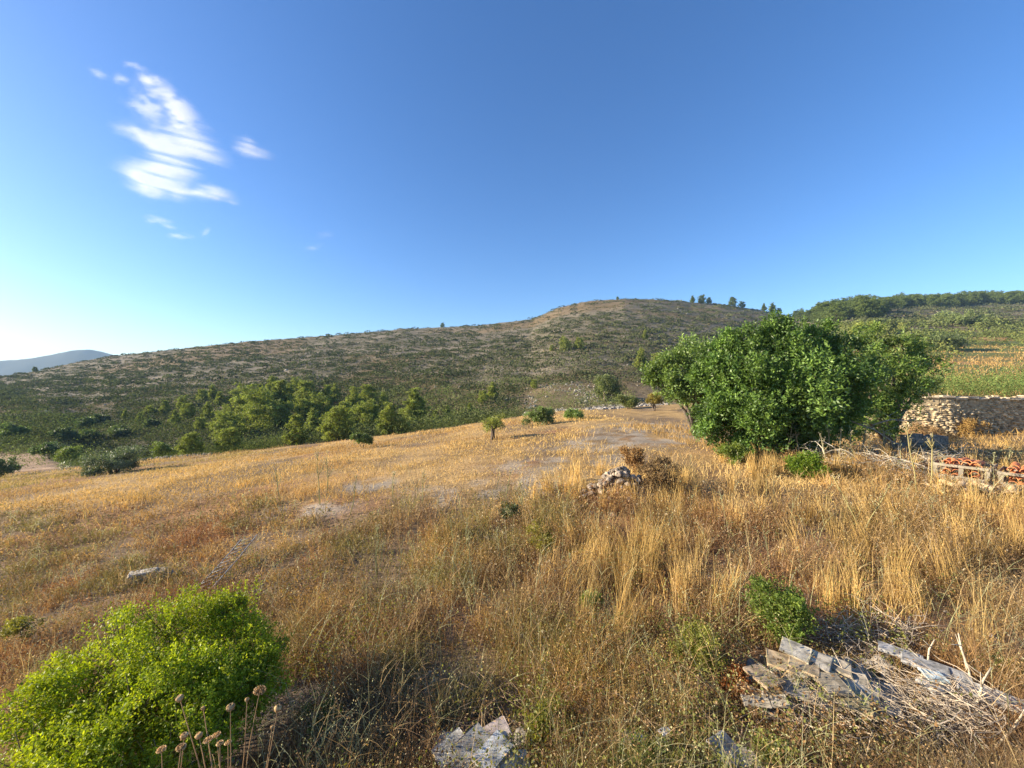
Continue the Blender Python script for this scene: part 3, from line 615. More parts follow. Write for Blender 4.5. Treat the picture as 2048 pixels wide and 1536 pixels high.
def near_edge(x, y): return sstep(9.5, 12.5, y + .18 * x + 1.2 * (fbm(x * .4, y * .4, 2, 91) - .5)) * (1 - sstep(8, 11, x))
def weed_col(x, y, r):
    n = len(x); a = fbm(x * .7, y * .7, 3, 81); b = fbm(x * .5 + 9, y * .5, 3, 82); c = fbm(x * .9, y * .9 + 5, 3, 83)
    C = np.tile(BROWN, (n, 1)) * (.55 + 1.3 * r.rand(n, 1)); a = a + .10 * r.normal(size=n); c = c + .06 * r.normal(size=n)
    C = mix3(C, GOLD, sstep(.45, .6, a + .25 * (r.rand(n) - .5)) * (.72 - .37 * sstep(.5, 3, x)))
    C = mix3(C, RUST, sstep(.48, .62, b + .2 * (r.rand(n) - .5)) * (.5 + .3 * (1 - sstep(-4, 0, x))))
    C = mix3(C, OLIVE, sstep(.52, .64, c + .2 * (r.rand(n) - .5)) * .75 * (1 - .6 * sstep(1, 4, x)))
    C = mix3(C, PALE, (r.rand(n) < .08) * .6)
    return C * (1 + r.uniform(-.15, .15, (n, 1)))
# 1 tangled dry weeds of the foreground
r = np.random.RandomState(601); x, y = sample(238000, 1.9, 15.5, r=r)
m = ok(x, y) & (r.rand(len(x)) > near_edge(x, y)); x, y = x[m], y[m]; n = len(x)
clump = fbm(x * 1.3, y * 1.3, 3, 92); m = (r.rand(n) < sstep(.32, .6, clump) * .75 + .28); x, y, clump = x[m], y[m], clump[m]; n = len(x)
H = (.16 + .5 * sstep(.3, .7, clump) * r.uniform(.4, 1, n)) * np.where(x < -3.2, .55, 1) * (1 + .5 * np.exp(-((y + .18 * x - 9) / 1.3) ** 2) * (x > -5)) * (1 - .45 * np.exp(-((x - 1.9) / .7) ** 2 - ((y - 4) / .8) ** 2)); H *= r.uniform(.6, 1.2, n)
lean = r.normal(size=(n, 2)) * .42; P = np.stack([x, y, terrain(x, y) - .02], 1)
V, Fq, C, info = blades(P, H, np.maximum(.0028, .00115 * y) * r.uniform(.6, 1.4, n), lean, weed_col(x, y, r), 3, .6, r)
parts = [(V, Fq, C)]
# seed heads and shrivelled leaves on the stalks
for q in range(2):
    sel = r.rand(n) < .75; t = r.uniform(.35, 1.0, n)[sel]; inf = (info[0][sel], info[1][sel], info[2][sel]); p = along(inf, t, r); k = len(p)
    sz = np.maximum(.010, .0034 * p[:, 1]) * r.uniform(.5, 1.3, k); cc = weed_col(p[:, 0], p[:, 1], r) * r.uniform(.8, 1.4, (k, 1))
    parts.append(leaves(p, unit(r.normal(size=(k, 3)) + [0, 0, .3]), sz * 1.6, sz * .7, np.clip(cc, 0, .8), r))
V, Fq, C = cat_parts(parts); obj('dry_weeds', mesh_np('dry_weeds', V, Fq, M_GRASS, C), label='tangled brown and rusty dry weeds covering the near ground', cat='weeds', kind='stuff')
# leafy brambles and shrivelled leaves low between the weeds
r = np.random.RandomState(611); x, y = sample(8500, 2.0, 8.2, -.75, 1.3, r); q = fbm(x * .9 + 4, y * .9, 3, 101)
m = ok(x, y) & (r.rand(len(x)) < sstep(.42, .62, q + .22 * np.exp(-((x - .9) / 1.4) ** 2 - ((y - 3.4) / 1.5) ** 2))) ; x, y = x[m], y[m]; n = len(x)
P0 = np.stack([x, y, terrain(x, y)], 1); lean = r.normal(size=(n, 2)) * .8; H = r.uniform(.15, .5, n)
kind = fbm(x * 1.1 + 8, y * 1.1, 2, 102) + .12 * r.normal(size=n); base = np.where((kind > .52)[:, None], cols(n, (.13, .15, .035), (.28, .27, .08), r), cols(n, (.17, .09, .04), (.30, .18, .08), r))
V, Fq, C, info = blades(P0, H, .005 * np.ones(n), lean, cols(n, (.20, .11, .05), (.32, .2, .1), r), 4, .7, r); parts = [(V, Fq, C)]
for q in range(22):
    t = r.uniform(.15, 1, n); p = along(info, t, r) + r.normal(size=(n, 3)) * .02; sz = r.uniform(.014, .036, n)
    parts.append(leaves(p, unit(r.normal(size=(n, 3)) + [0, 0, .4]), sz, sz * .62, base * r.uniform(.7, 1.3, (n, 1)), r))
V, Fq, C = cat_parts(parts); obj('ground_brambles', mesh_np('ground_brambles', V, Fq, M_BUSH, C), label='low creeping brambles with green and rusty leaves among the near weeds', cat='brambles', kind='stuff')
# taller single dry stalks with branching tops over the tangle
r = np.random.RandomState(612); x, y = sample(2300, 2.2, 13, -1.3, 1.5, r); m = ok(x, y) & (r.rand(len(x)) > .8 * near_edge(x, y)) & (r.rand(len(x)) < sstep(.3, .6, fbm(x * .8, y * .8 + 3, 3, 103)) + .1); x, y = x[m], y[m]; n = len(x)
P0 = np.stack([x, y, terrain(x, y)], 1); H = r.uniform(.45, .95, n) * np.where(x < -3, .6, 1); lean = r.normal(size=(n, 2)) * .28; q_ = r.rand(n)
cc = np.where((q_ < .4)[:, None], cols(n, (.30, .30, .14), (.45, .43, .24), r), np.where((q_ < .8)[:, None], cols(n, (.38, .25, .11), (.55, .40, .20), r), cols(n, (.18, .11, .06), (.28, .18, .1), r)))
V, Fq, C, info = blades(P0, H, np.maximum(.0042, .0016 * y), lean, cc, 5, .7, r); parts = [(V, Fq, C)]
for q in range(5):
    t = r.uniform(.35, .9, n); b = along(info, t, r); hb = H * r.uniform(.15, .35, n); lb = r.normal(size=(n, 2)) * .9; V, Fq, C, i2 = blades(b, hb, np.maximum(.0028, .001 * y), lb, cc, 3, .4, r); parts.append((V, Fq, C))
    for w_ in range(3):
        p = along(i2, r.uniform(.8, 1.02, n), r) + r.normal(size=(n, 3)) * .008; sz = np.maximum(.012, .003 * y) * r.uniform(.6, 1.2, n); parts.append(leaves(p, rand_dir(n, r), sz * 1.3, sz * .7, cc * r.uniform(.7, 1.25, (n, 1)), r))
V, Fq, C = cat_parts(parts); obj('tall_weeds', mesh_np('tall_weeds', V, Fq, M_GRASS, C), label='taller branching dry weed stalks standing over the tangled grass', cat='weeds', kind='stuff')
# 2 mown golden field
r = np.random.RandomState(602); x, y = sample(212000, 7.5, 66, r=r); s = x / y
m = ok(x, y) & (r.rand(len(x)) < near_edge(x, y) + .05) & (y < yE_of(s) + 2) & (x < 30)
m &= (r.rand(len(x)) < .3 + .9 * sstep(.35, .55, fbm(x * .35, y * .25, 3, 93)))
def gravel(x, y):
    g = 0
    for a in ((1000, 975, 3.2, 1.5), (740, 972, 1.3, 1.2), (620, 1020, 1.5, .8), (1330, 860, 5, 7), (1120, 925, 3.2, 1.6), (1240, 885, 4, 3)):
        p = gp(a[0], a[1]); g = g + np.exp(-(((x - p.x) / a[2]) ** 2 + ((y - p.y) / a[3]) ** 2) ** 2)
    return g
m &= r.rand(len(x)) > .8 * gravel(x, y)
x, y = x[m], y[m]; n = len(x); a = fbm(x * .18, y * .1, 3, 94)
C = np.tile(STRAW, (n, 1)); C = mix3(C, GOLD, sstep(.4, .65, a) * .7); C = mix3(C, np.array([.40, .24, .11]), sstep(.5, .65, fbm(x * .12 + 3, y * .3, 3, 95)) * .6)
C = mix3(C, np.array([.22, .24, .08]), sstep(-18, -34, x - .0 * y) * .0 + .6 * sstep(-12, -32, x) * sstep(.4, .55, fbm(x * .1, y * .1, 2, 96)))
C = C * (1 + r.uniform(-.22, .22, (n, 1))); P = np.stack([x, y, terrain(x, y) - .02], 1)
H = r.uniform(.08, .28, n) * (.6 + .9 * sstep(.45, .65, fbm(x * .5, y * .3, 2, 97))); lean = r.normal(size=(n, 2)) * .5
V, Fq, C, info = blades(P, H, .0013 * y * r.uniform(.7, 1.4, n), lean, C, 2, .5, r); parts = [(V, Fq, C)]
sel = r.rand(n) < .5; p = along((info[0][sel], info[1][sel], info[2][sel]), r.uniform(.6, 1, sel.sum()), r); k = len(p); sz = np.minimum(.0036 * p[:, 1], .045 + .0009 * p[:, 1]) * r.uniform(.5, 1.2, k)
parts.append(leaves(p, unit(r.normal(size=(k, 3)) + [0, 0, .2]), sz * 1.5, sz * .6, np.tile(STRAW, (k, 1)) * r.uniform(.5, 1.0, (k, 1)), r))
V, Fq, C = cat_parts(parts); obj('field_grass', mesh_np('field_grass', V, Fq, M_GRASS, C), label='short golden dry grass of the sloping field', cat='grass', kind='stuff')
# 3 tall golden tufts on the right
r = np.random.RandomState(603); parts = []
xt, yt = sample(1500, 3.4, 14.5, -.02, 1.75, r); 
den = sstep(.44, .58, fbm(xt * .8, yt * .8, 3, 98)) * sstep(-.05, .35, xt / yt) * sstep(4.6, 5.6, yt + .5*(xt/yt<.35) ); den *= 1 - .75 * sstep(11.5, 13.5, yt)
m = ok(xt, yt) & (r.rand(len(xt)) < den); xt, yt = xt[m], yt[m]
extra = [gp(u, v) for (u, v) in ((1150, 1100), (1205, 1180), (1225, 1190), (1240, 1175), (1260, 1185), (1320, 1190), (1345, 1120), (1395, 1130), (1370, 1110), (1410, 1110), (1560, 1120), (1600, 1110), (1700, 1150), (1780, 1200), (1800, 1210), (1840, 1210), (1960, 1310), (1975, 1320), (1940, 1270), (1700, 1050), (1890, 1180), (2000, 1130), (1105, 985), (1120, 980), (1150, 970), (1170, 985))]
xt = np.concatenate([xt, [p.x for p in extra]]); yt = np.concatenate([yt, [p.y for p in extra]])
K = 34; n = len(xt) * K; ths = np.repeat(r.uniform(.45, .95, len(xt)), K); ths[-len(extra) * K:] *= 1.12
x = np.repeat(xt, K) + r.normal(size=n) * .06; y = np.repeat(yt, K) + r.normal(size=n) * .075
P = np.stack([x, y, terrain(x, y) - .02], 1); base = np.repeat(cols(len(xt), GOLD * .95, STRAW * .98, r, .12), K, axis=0) * (1 + r.uniform(-.2, .2, (n, 1)))
lean = r.normal(size=(n, 2)) * .12 + np.repeat(r.normal(size=(len(xt), 2)) * .12, K, axis=0)
base = np.where((np.repeat(r.rand(len(xt)), K) < .25)[:, None], base * .55, base)
V, Fq, C, info = blades(P, ths * r.uniform(.5, 1.05, n), np.maximum(.0035, .00125 * y) * r.uniform(.6, 1.3, n), lean, base, 3, .7, r); parts = [(V, Fq, C)]
V, Fq, C = cat_parts(parts); obj('tall_grass', mesh_np('tall_grass', V, Fq, M_GRASS, C), label='tall upright golden grass tufts across the right half of the foreground', cat='grass', kind='stuff')
# 4 rough grass on the right behind, around the pallets, tree foot and terraces
r = np.random.RandomState(604); x, y = sample(70000, 8, 120, .25, 1.9, r); s = x / y
m = ok(x, y) & (((y < wall_y(x) - .3) & (x > 8)) | ((y > wall_y(x) + .7) & (x > 22) & (s > .88))) & (r.rand(len(x)) < .3 + sstep(.4, .6, fbm(x * .3, y * .3, 3, 99)))
x, y = x[m], y[m]; n = len(x); C = weed_col(x * .6, y * .6, r) * 1.15; C = mix3(C, GOLD, .45 * np.ones(n)); P = np.stack([x, y, terrain(x, y) - .02], 1)
V, Fq, C, info = blades(P, r.uniform(.15, .5, n) * np.where(y > 26, 1.2, 1), .0013 * y * r.uniform(.6, 1.4, n), r.normal(size=(n, 2)) * .45, C, 2, .5, r)
obj('rough_grass', mesh_np('rough_grass', V, Fq, M_GRASS, C), label='rough dry grass around the crates, the tree foot and on the terraces', cat='grass', kind='stuff')

# ---------------- fennel and thin tall stalks
def stalk(name, label, u, vb, vt, du, seed, c=(.36, .36, .18), group=None, heads=True, cat='plant', br=7):
    r = np.random.RandomState(seed); p, h = place_pix(u, vb, vt); h = max(h, .3); top = Vector((du / F * p.y, r.uniform(-.2, .2), h))
    e = empty(name, p, 0, label=label, cat=cat, group=group); mb = MB(); w_ = max(.0028, (.0008 if name == 'fennel_stalk' else .0013) * p.y)
    pts = [Vector((0, 0, -.03)), top * .35 + Vector((r.uniform(-.04, .04), 0, 0)), top * .7 + Vector((r.uniform(-.05, .05), 0, 0)), top]
    mb.tube(pts, [w_ * 1.6, w_ * 1.3, w_ * .9, w_ * .4], 5, c)
    ends = [top]
    for j in range(br):
        t = r.uniform(.3, .95); q = top * t; a = r.uniform(0, 6.28); L = h * .28 * (1.2 - t); d = Vector((math.cos(a) * .6, math.sin(a) * .6, 1)).normalized() * L
        mb.tube([q, q + d * .6 + Vector((0, 0, -.01)), q + d], [w_ * .8, w_ * .6, w_ * .3], 4, c); ends.append(q + d)
    obj('stem', mb.mesh(name + '_stem', M_GRASS, True), e)
    P = []; 
    for q in ends:
        for j in range(6 if heads else 3): P.append(np.array(q) + r.normal(size=3) * .02 * (1 + p.y * .05))
    P = np.array(P); n = len(P); V, Fq, C = leaves(P, rand_dir(n, r), max(.012, .003 * p.y), max(.005, .0014 * p.y), cols(n, np.array(c) * 1.1, PALE, r), r)
    obj('seed_head', mesh_np(name + '_heads', V, Fq, M_GRASS, C), e); return e
SL = [(640,1010,895,0),(655,985,900,4),(755,1150,1045,3),(755,1165,1080,-5),(930,1130,1035,6),(948,1230,1060,-12),(560,1000,930,-12),(785,1000,940,6),(1040,1040,960,2),(870,1180,1095,18),(1000,1145,1060,-8),(915,1150,1040,-14),
      (1130,1190,1110,10),(700,1030,955,8),(845,1010,938,4),(1010,1010,940,12)]
for i, a in enumerate(SL): stalk('fennel_stalk', 'thin pale green fennel stalk, %s from the left of those in the dry weeds' % ORD[sorted(SL).index(a)], *a, 700 + i, group='thin fennel stalks in the dry weeds')
SR = [(1525,915,815,0),(1553,912,812,-3),(1575,918,845,2),(1632,915,835,6),(1665,925,850,-14),(1680,930,855,12),(1700,930,862,8),(1720,925,848,14),(1655,935,868,-6),(1770,925,858,3),(1600,920,850,-4),(1738,930,865,-8)]
for i, a in enumerate(SR): stalk('thistle_stalk', 'dry grey-green thistle stalk, %s from the left of those before the broad tree' % ORD[sorted(SR).index(a)], *a, 740 + i, (.33, .30, .18), group='dry stalks in front of the big tree', br=5)
for i, (u, vb, vt, du, lab) in enumerate([(1835, 1000, 848, -14, 'tallest leaning bare stalk left of the wooden crate'), (1860, 990, 868, 12, 'forked bare stalk with a side twig left of the wooden crate'), (1735, 1080, 955, -55, 'long yellow-green stalk leaning left in the tall grass, crossing another'), (1720, 1085, 960, 60, 'long yellow-green stalk leaning right in the tall grass, crossing another')]):
    stalk('dry_stalk', lab, u, vb, vt, du, 780 + i, (.42, .36, .16), br=8)

# ---------------- dried wild carrots with seed heads at the very front
def carrot(label, base_u, heads, seed, d=2.35):
    r = np.random.RandomState(seed); bx = (base_u - 1024) / F * d; p = onz(bx, d); e = empty('wild_carrot', p, 0, label=label, cat='plant', group='dried wild carrots at the bottom left'); mb = MB()
    root = Vector((0, 0, -.03))
    for (u, v, sz, flat) in heads:
        h = at(u, v, d + r.uniform(-.12, .12)) - p; fk = Vector((h.x * .15, h.y * .3, h.z * .45))
        pts = [root, fk, fk.lerp(h, .55) + Vector((r.uniform(-.012, .012), 0, .01)), h]; mb.tube(pts, [.004, .0032, .0026, .002], 6, (.45, .30, .16))
        hb = MB(); R0 = sz / F * d / 2 * .82; ax = (h - fk).normalized(); M = Matrix.Translation(h) @ ax.to_track_quat('Z', 'Y').to_matrix().to_4x4()
        nrib = 16
        for j in range(nrib):     # curled umbel: ribs that close over the top like a little nest
            a = 2 * math.pi * j / nrib + r.uniform(-.1, .1); k1 = 1.0 if not flat else 1.5; hh = (1.9 if not flat else .8) * R0; c_ = cols(1, (.60, .38, .16), (.78, .58, .32), r)[0]
            P = [M @ Vector((0, 0, 0)), M @ Vector((R0 * .8 * k1 * math.cos(a), R0 * .8 * k1 * math.sin(a), hh * .3)), M @ Vector((R0 * k1 * math.cos(a), R0 * k1 * math.sin(a), hh * .65)), M @ Vector((R0 * (.35 if not flat else 1.3) * math.cos(a), R0 * (.35 if not flat else 1.3) * math.sin(a), hh))]
            hb.tube(P, [.002, .0035, .004, .0035], 5, c_)
        for j in range(70):
            a = r.uniform(0, 6.28); t = r.uniform(.1, 1); rr = R0 * r.uniform(.1, .8) * (1 if not flat else 1.4); q = M @ Vector((rr * math.cos(a), rr * math.sin(a), (1.7 if not flat else .8) * R0 * t)); d3 = Vector(rand_dir(1, r)[0]) * .006
            hb.tube([q - d3, q + d3], [.003, .0015], 4, cols(1, (.42, .24, .09), (.68, .46, .22), r)[0])
        obj('seed_head', hb.mesh('carrot_head', M_GRASS, True), e)
    obj('stem', mb.mesh('carrot_stem', M_GRASS, True), e)
carrot('leftmost dried wild carrot, low with three nest-like seed heads', 345, [(368, 1478, 15, 0), (323, 1501, 12, 1), (362, 1497, 12, 1)], 801)
carrot('dried wild carrot with the highest left seed head leaning over the green bush', 450, [(361, 1402, 14, 0), (407, 1419, 7, 0), (399, 1477, 14, 0), (417, 1482, 13, 1), (433, 1472, 12, 1), (440, 1488, 9, 1)], 802, 2.3)
carrot('dried wild carrot with one upright stem and round head in the middle of the group', 456, [(461, 1421, 16, 0), (456, 1487, 9, 1)], 803, 2.4)
carrot('dried wild carrot with the tallest flat open seed head', 475, [(519, 1384, 17, 1), (494, 1402, 7, 0)], 804, 2.45)
carrot('rightmost dried wild carrot with one round head and a tiny bud', 508, [(555, 1422, 14, 0), (544, 1457, 6, 0)], 805, 2.35)

# ---------------- dead twigs
def twigs(name, label, cu, cv, ru, rv, n, seed, L=(.3, .8), zz=.25, c=(.42, .34, .25), flow=None, rad=.004, stuff=True, droop=.4):
    r = np.random.RandomState(seed); mb = MB()
    for i in range(n):
        a = r.uniform(0, 6.28); q = math.sqrt(r.rand()); p = gp(cu + ru * q * math.cos(a), cv + rv * q * math.sin(a)); p.z += r.uniform(0, zz)
        th = flow + r.normal() * .75 if flow is not None else r.uniform(0, 6.28); l = r.uniform(*L); el = r.uniform(-.1, .55)
        d = Vector((math.cos(th) * math.cos(el), math.sin(th) * math.cos(el), math.sin(el))) * l; k = 5; pts = []
        off = Vector(r.normal(size=3)) * .14 * l
        for j in range(k):
            t = j / (k - 1); q3 = p + d * t + off * math.sin(math.pi * t) + Vector((0, 0, -droop * l * t * t * .6)) + Vector(r.normal(size=3)) * .012
            q3.z = max(q3.z, p.z - .15); pts.append(q3)
        w_ = rad * r.uniform(.6, 1.6); mb.tube(pts, np.linspace(w_, w_ * .35, k), 3, np.array(c) * r.uniform(.6, 1.35))
        if r.rand() < .5:
            q3 = pts[2]; d2 = (d.normalized() + Vector(r.normal(size=3)) * .7).normalized() * l * .4; mb.tube([q3, q3 + d2 * .5, q3 + d2], [w_ * .6, w_ * .45, w_ * .2], 3, np.array(c) * r.uniform(.7, 1.3))
    obj(name, mb.mesh(name, M_TWIG), label=label, cat='twigs', kind='stuff')
twigs('dead_twigs', 'pale tangled dead twigs over the lower part of the slab pile', 1800, 1465, 240, 60, 620, 901, (.18, .55), .22, flow=2.35, rad=.0032)
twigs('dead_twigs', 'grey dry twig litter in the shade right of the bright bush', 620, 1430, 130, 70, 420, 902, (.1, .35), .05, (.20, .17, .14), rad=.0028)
twigs('dead_twigs', 'pale thorny dead twigs behind the slab pile', 1740, 1290, 110, 32, 240, 903, (.2, .5), .22, rad=.0035)
twigs('dead_twigs', 'dead grey brush along the foot of the big trees', 1790, 930, 170, 24, 420, 904, (.6, 1.5), .35, (.40, .35, .27), rad=.010)
twigs('dead_twigs', 'thin dry bramble stems in the bottom centre', 1150, 1440, 380, 90, 420, 905, (.2, .55), .2, (.36, .25, .15), rad=.003)
for (u, v, a, l, lab, sd_) in [(1840, 1360, 1.1, .42, 'thick pale dead twig pointing up right behind the slab pile', 1), (1935, 1440, 1.0, .5, 'thick forked dead twig at the right above the tangled twigs', 2), (1945, 1390, 1.7, .55, 'long upright dead twig near the white plastic', 3), (1985, 1500, .7, .7, 'thick pale dead branch at the bottom right corner', 4), (1715, 1290, 2.0, .35, 'thin upright dead twig standing behind the slabs', 5)]:
    r = np.random.RandomState(sd_); p = gp(u, v); mb = MB(); d = Vector((math.cos(a), .1, math.sin(a))) * l; mb.tube([p - d * .1, p + d * .4 + Vector((.02, 0, 0)), p + d * .7 + Vector((-.01, 0, .02)), p + d], [.011, .010, .008, .005], 6, (.5, .42, .30))
    for j in range(3): q = p + d * (.4 + .2 * j); b_ = Vector((r.uniform(-1, 1), r.uniform(-.5, .5), r.uniform(.2, 1))).normalized() * l * .35; mb.tube([q, q + b_ * .5, q + b_], [.006, .005, .002], 5, (.5, .42, .30))
    obj('dead_twig', mb.mesh('dead_twig', M_TWIG, True), label=lab, cat='twig')

# ---------------- slabs
def slab(u, v, d, L, W, T, rz, tilt, label, c=(.33, .30, .25), name='cement_slab', group='broken cement slabs in the heap', seed=0):
    r = np.random.RandomState(seed + int(u)); p = at(u, v, d) ; mb = MB(); mb.box(Matrix.Identity(4), L, W, T, np.array(c), .004, .007, r)
    o = obj(name, mb.mesh(name, M_SLAB), label=label, cat='slab', group=group); o.location = p; o.rotation_euler = (tilt[0], tilt[1], rz); return o
def gd(u, v, up):  # depth at which a point 'up' above ground is seen at (u,v)
    p = gp(u, v, up); return p.y
S1 = [(1590,1300,.34,.42,.26,-.75,(.22,.12),'topmost bluish-grey slab at the far tip of the right heap',(.34,.335,.31)),
 (1632,1318,.30,.42,.26,-.75,(.22,.14),'bluish-grey slab just right of the topmost one in the right heap',(.36,.35,.32)),
 (1562,1322,.31,.40,.26,-.55,(.16,.05),'brown-grey streaked slab left of the topmost one in the right heap',(.33,.27,.19)),
 (1608,1330,.30,.40,.24,-.65,(.10,.10),'brown slab lying under the topmost ones in the right heap',(.32,.27,.20)),
 (1528,1352,.27,.40,.27,.35,(.2,.05),'large brown slab at the left corner of the right heap',(.30,.25,.19)),
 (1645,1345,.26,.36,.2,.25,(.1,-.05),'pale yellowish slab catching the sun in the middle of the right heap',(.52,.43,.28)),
 (1672,1330,.25,.40,.22,-.7,(.1,.1),'grey slab right behind the sunlit one in the right heap',(.34,.31,.26)),
 (1665,1368,.27,.38,.26,-.1,(.12,-.05),'dark grey slab with a notched front in the right heap',(.24,.22,.18)),
 (1715,1378,.2,.5,.26,-.7,(.12,.12),'long blue-grey slab at the right side of the right heap',(.30,.295,.27)),
 (1705,1400,.22,.4,.25,-.5,(.2,.0),'mossy olive slab low in the front of the right heap',(.25,.23,.15)),
 (1590,1375,.2,.42,.28,-.3,(.05,.1),'broken grey slab in the middle of the right heap',(.32,.30,.27)),
 (1555,1395,.17,.44,.28,-.5,(.15,.2),'cracked slab half buried in twigs at the front of the right heap',(.31,.28,.24)),
 (1510,1385,.15,.5,.1,-.85,(.3,.1),'long narrow pale slab edge at the left flank of the right heap',(.46,.38,.24)),
 (1640,1405,.12,.45,.28,.2,(.1,0),'flat slab under the twigs at the front of the right heap',(.28,.25,.2)),
 (1760,1405,.12,.45,.25,-.6,(.1,.05),'blue-grey slab at the far right end of the right heap',(.31,.305,.28))]
for i, (u, v, h, L, W, rz, tl, lab, c) in enumerate(S1): slab(u, v, gd(u, v, h + .04), L * .58, W * .95, .020, rz, (tl[0] * .3, tl[1] * .6), lab, np.array(c) * (1.15, 1.03, .86), seed=i)
S2 = [(1800,1305,.1,.5,.2,-.75,(.1,.05),'grey slab at the upper left end of the shaded row behind the heap'),(1850,1330,.1,.5,.22,-.75,(.06,.05),'long grey slab second in the shaded row'),(1900,1345,.08,.42,.2,-.7,(.1,.05),'dark slab third in the shaded row behind the heap'),
 (1868,1352,.12,.24,.18,-.3,(.05,.05),'small pale blue tile lying on the shaded row'),(1870,1372,.08,.3,.2,.1,(.1,0),'small light grey slab before the shaded row'),(1965,1385,.06,.5,.24,-.7,(.05,.05),'grey slab fourth in the shaded row near the right edge'),
 (2020,1405,.06,.5,.24,-.6,(.05,.05),'grey slab last in the shaded row at the right edge')]
for i, (u, v, h, L, W, rz, tl, lab) in enumerate(S2): slab(u, v, gd(u, v, h + .09), L * .66, W * .82, .025, rz, (tl[0] * .5, tl[1] * .5), lab, (.30, .29, .27) if i != 3 else (.46, .54, .54), group='slabs in the shaded row at the right', seed=40 + i)
S3 = [(905,1500,.24,.40,.26,.75,(.3,-.25),'left slab of the bottom centre heap, mottled with lichen',(.40,.38,.33)),(945,1490,.3,.42,.24,.8,(.3,-.2),'dark mottled slab in the middle of the bottom centre heap',(.26,.25,.22)),
 (990,1465,.26,.36,.22,.5,(.2,-.1),'pinkish grey slab at the back of the bottom centre heap',(.36,.29,.25)),(985,1505,.3,.42,.22,.85,(.3,-.15),'right slab of the bottom centre heap, standing on edge',(.42,.42,.40)),
 (1025,1525,.22,.38,.22,.2,(.2,.2),'pale slab at the right end of the bottom centre heap',(.45,.42,.35)),(925,1530,.2,.42,.26,.7,(.3,-.2),'front slab of the bottom centre heap cut by the picture edge',(.38,.36,.31)),
 (1455,1500,.2,.34,.26,.6,(.5,.3),'white-edged dark slab tilted up left of the lone pale slab at the bottom',(.28,.26,.23)),(1492,1528,.16,.36,.26,.15,(.1,.1),'pale warm slab lying alone at the bottom right of centre',(.50,.40,.27))]
for i, (u, v, h, L, W, rz, tl, lab, c) in enumerate(S3): slab(u, v, gd(u, v, h), L * .7, W * .85, .022, rz, (tl[0] * .6, tl[1] * .6), lab, c, group='broken slabs at the bottom of the picture', seed=70 + i)
rr3 = np.random.RandomState(88)
for i in range(34):
    u = rr3.uniform(1505, 1740); v = np.interp(u, [1505, 1600, 1740], [1375, 1345, 1385]) + rr3.uniform(-25, 45); h = rr3.uniform(.08, .24)
    slab(u, v, gd(u, v, h), rr3.uniform(.12, .26), rr3.uniform(.08, .18), .018, rr3.uniform(-1.5, 1.5), (rr3.uniform(-.25, .3), rr3.uniform(-.3, .3)), 'small broken shard among the larger slabs of the right heap', cols(1, (.26, .23, .18), (.42, .36, .27), rr3)[0], 'slab_shard', 'broken shards in the right slab heap', 200 + i)
# lumps under the heaps (rubble)
def rock_mesh(seed, flat=.7):
    r = np.random.RandomState(seed); import bmesh
    bm = bmesh.new(); bmesh.ops.create_icosphere(bm, subdivisions=2, radius=1)
    pl = [(rand_dir(1, r)[0], r.uniform(.55, .85)) for _ in range(9)]
    for v in bm.verts:
        p = np.array(v.co)
        for (n_, d_) in pl:
            k = p.dot(n_)
            if k > d_: p = p - n_ * (k - d_) * .9
        p = p * np.array([1, .8, flat]) + r.normal(size=3) * .03; v.co = p
    me = bpy.data.meshes.new('rock'); bm.to_mesh(me); bm.free(); c = cols(1, (.22, .17, .12), (.38, .30, .22), r)[0]
    ca = me.color_attributes.new('tint', 'FLOAT_COLOR', 'POINT'); c4 = np.ones((len(me.vertices), 4), np.float32); c4[:, :3] = c; ca.data.foreach_set('color', c4.ravel()); me.materials.append(M_ROCK); return me
ROCKS = [rock_mesh(900 + i, .6 + .05 * i) for i in range(7)]
def rock_field(name, label, n, pts_fn, size, seed, cat='stones'):
    r = np.random.RandomState(seed); Vs = []; Fs = []; k = 0; Cs = []
    base = [(np.array([v.co[:] for v in m.vertices]), np.array([p.vertices[:] for p in m.polygons])) for m in ROCKS]
    for i in range(n):
        p = pts_fn(r); 
        if p is None: continue
        V, F_ = base[r.randint(7)]; s_r = size * r.lognormal(0, .45); a = r.uniform(0, 6.28); c, s2 = math.cos(a), math.sin(a)
        Rm = np.array([[c, -s2, 0], [s2, c, 0], [0, 0, 1]]); Vs.append((V * s_r) @ Rm.T + np.array(p)); Fs.append(F_ + k); k += len(V); Cs.append(np.tile(cols(1, (.20, .18, .15), (.36, .32, .27), r)[0], (len(V), 1)))
    obj(name, mesh_np(name, np.concatenate(Vs), np.concatenate(Fs), M_ROCK, np.concatenate(Cs)), label=label, cat=cat, kind='stuff')
def in_pix(u0, u1, v0, v1, lift=0):
    def f(r): p = gp(r.uniform(u0, u1), r.uniform(v0, v1)); return (p.x, p.y, p.z + lift)
    return f
def scree_fn(r):
    s = r.uniform(.03, .40); y = r.uniform(float(yE_of(s)) + 1, 108); x = s * y
    if fbm(np.array([x * .1]), np.array([y * .05]), 2, 3)[0] < .38: return None
    return (x, y, gz(x, y))
def slope_fn(r):
    y = math.exp(r.uniform(math.log(85), math.log(380))); s = r.uniform(-1.2, .9); return (s * y, y, gz(s * y, y))
def clear_fn(r):
    s = r.uniform(-1.05, -.77); y = r.uniform(float(yE_of(s)) + 1, 82); return (s * y, y, gz(s * y, y))
rock_field('stone_scree', 'pale loose stones of the scree behind the field', 2600, scree_fn, .20, 911)
rock_field('stone_clearing', 'grey stony clearing on the slope above the olive tree', 1300, clear_fn, .17, 912)
rock_field('slope_stones', 'scattered grey stones on the terraced hillside', 800, slope_fn, .28, 913)
rock_field('rubble', 'small rubble and clods between the foreground weeds', 900, in_pix(100, 2040, 1150, 1530), .018, 914)
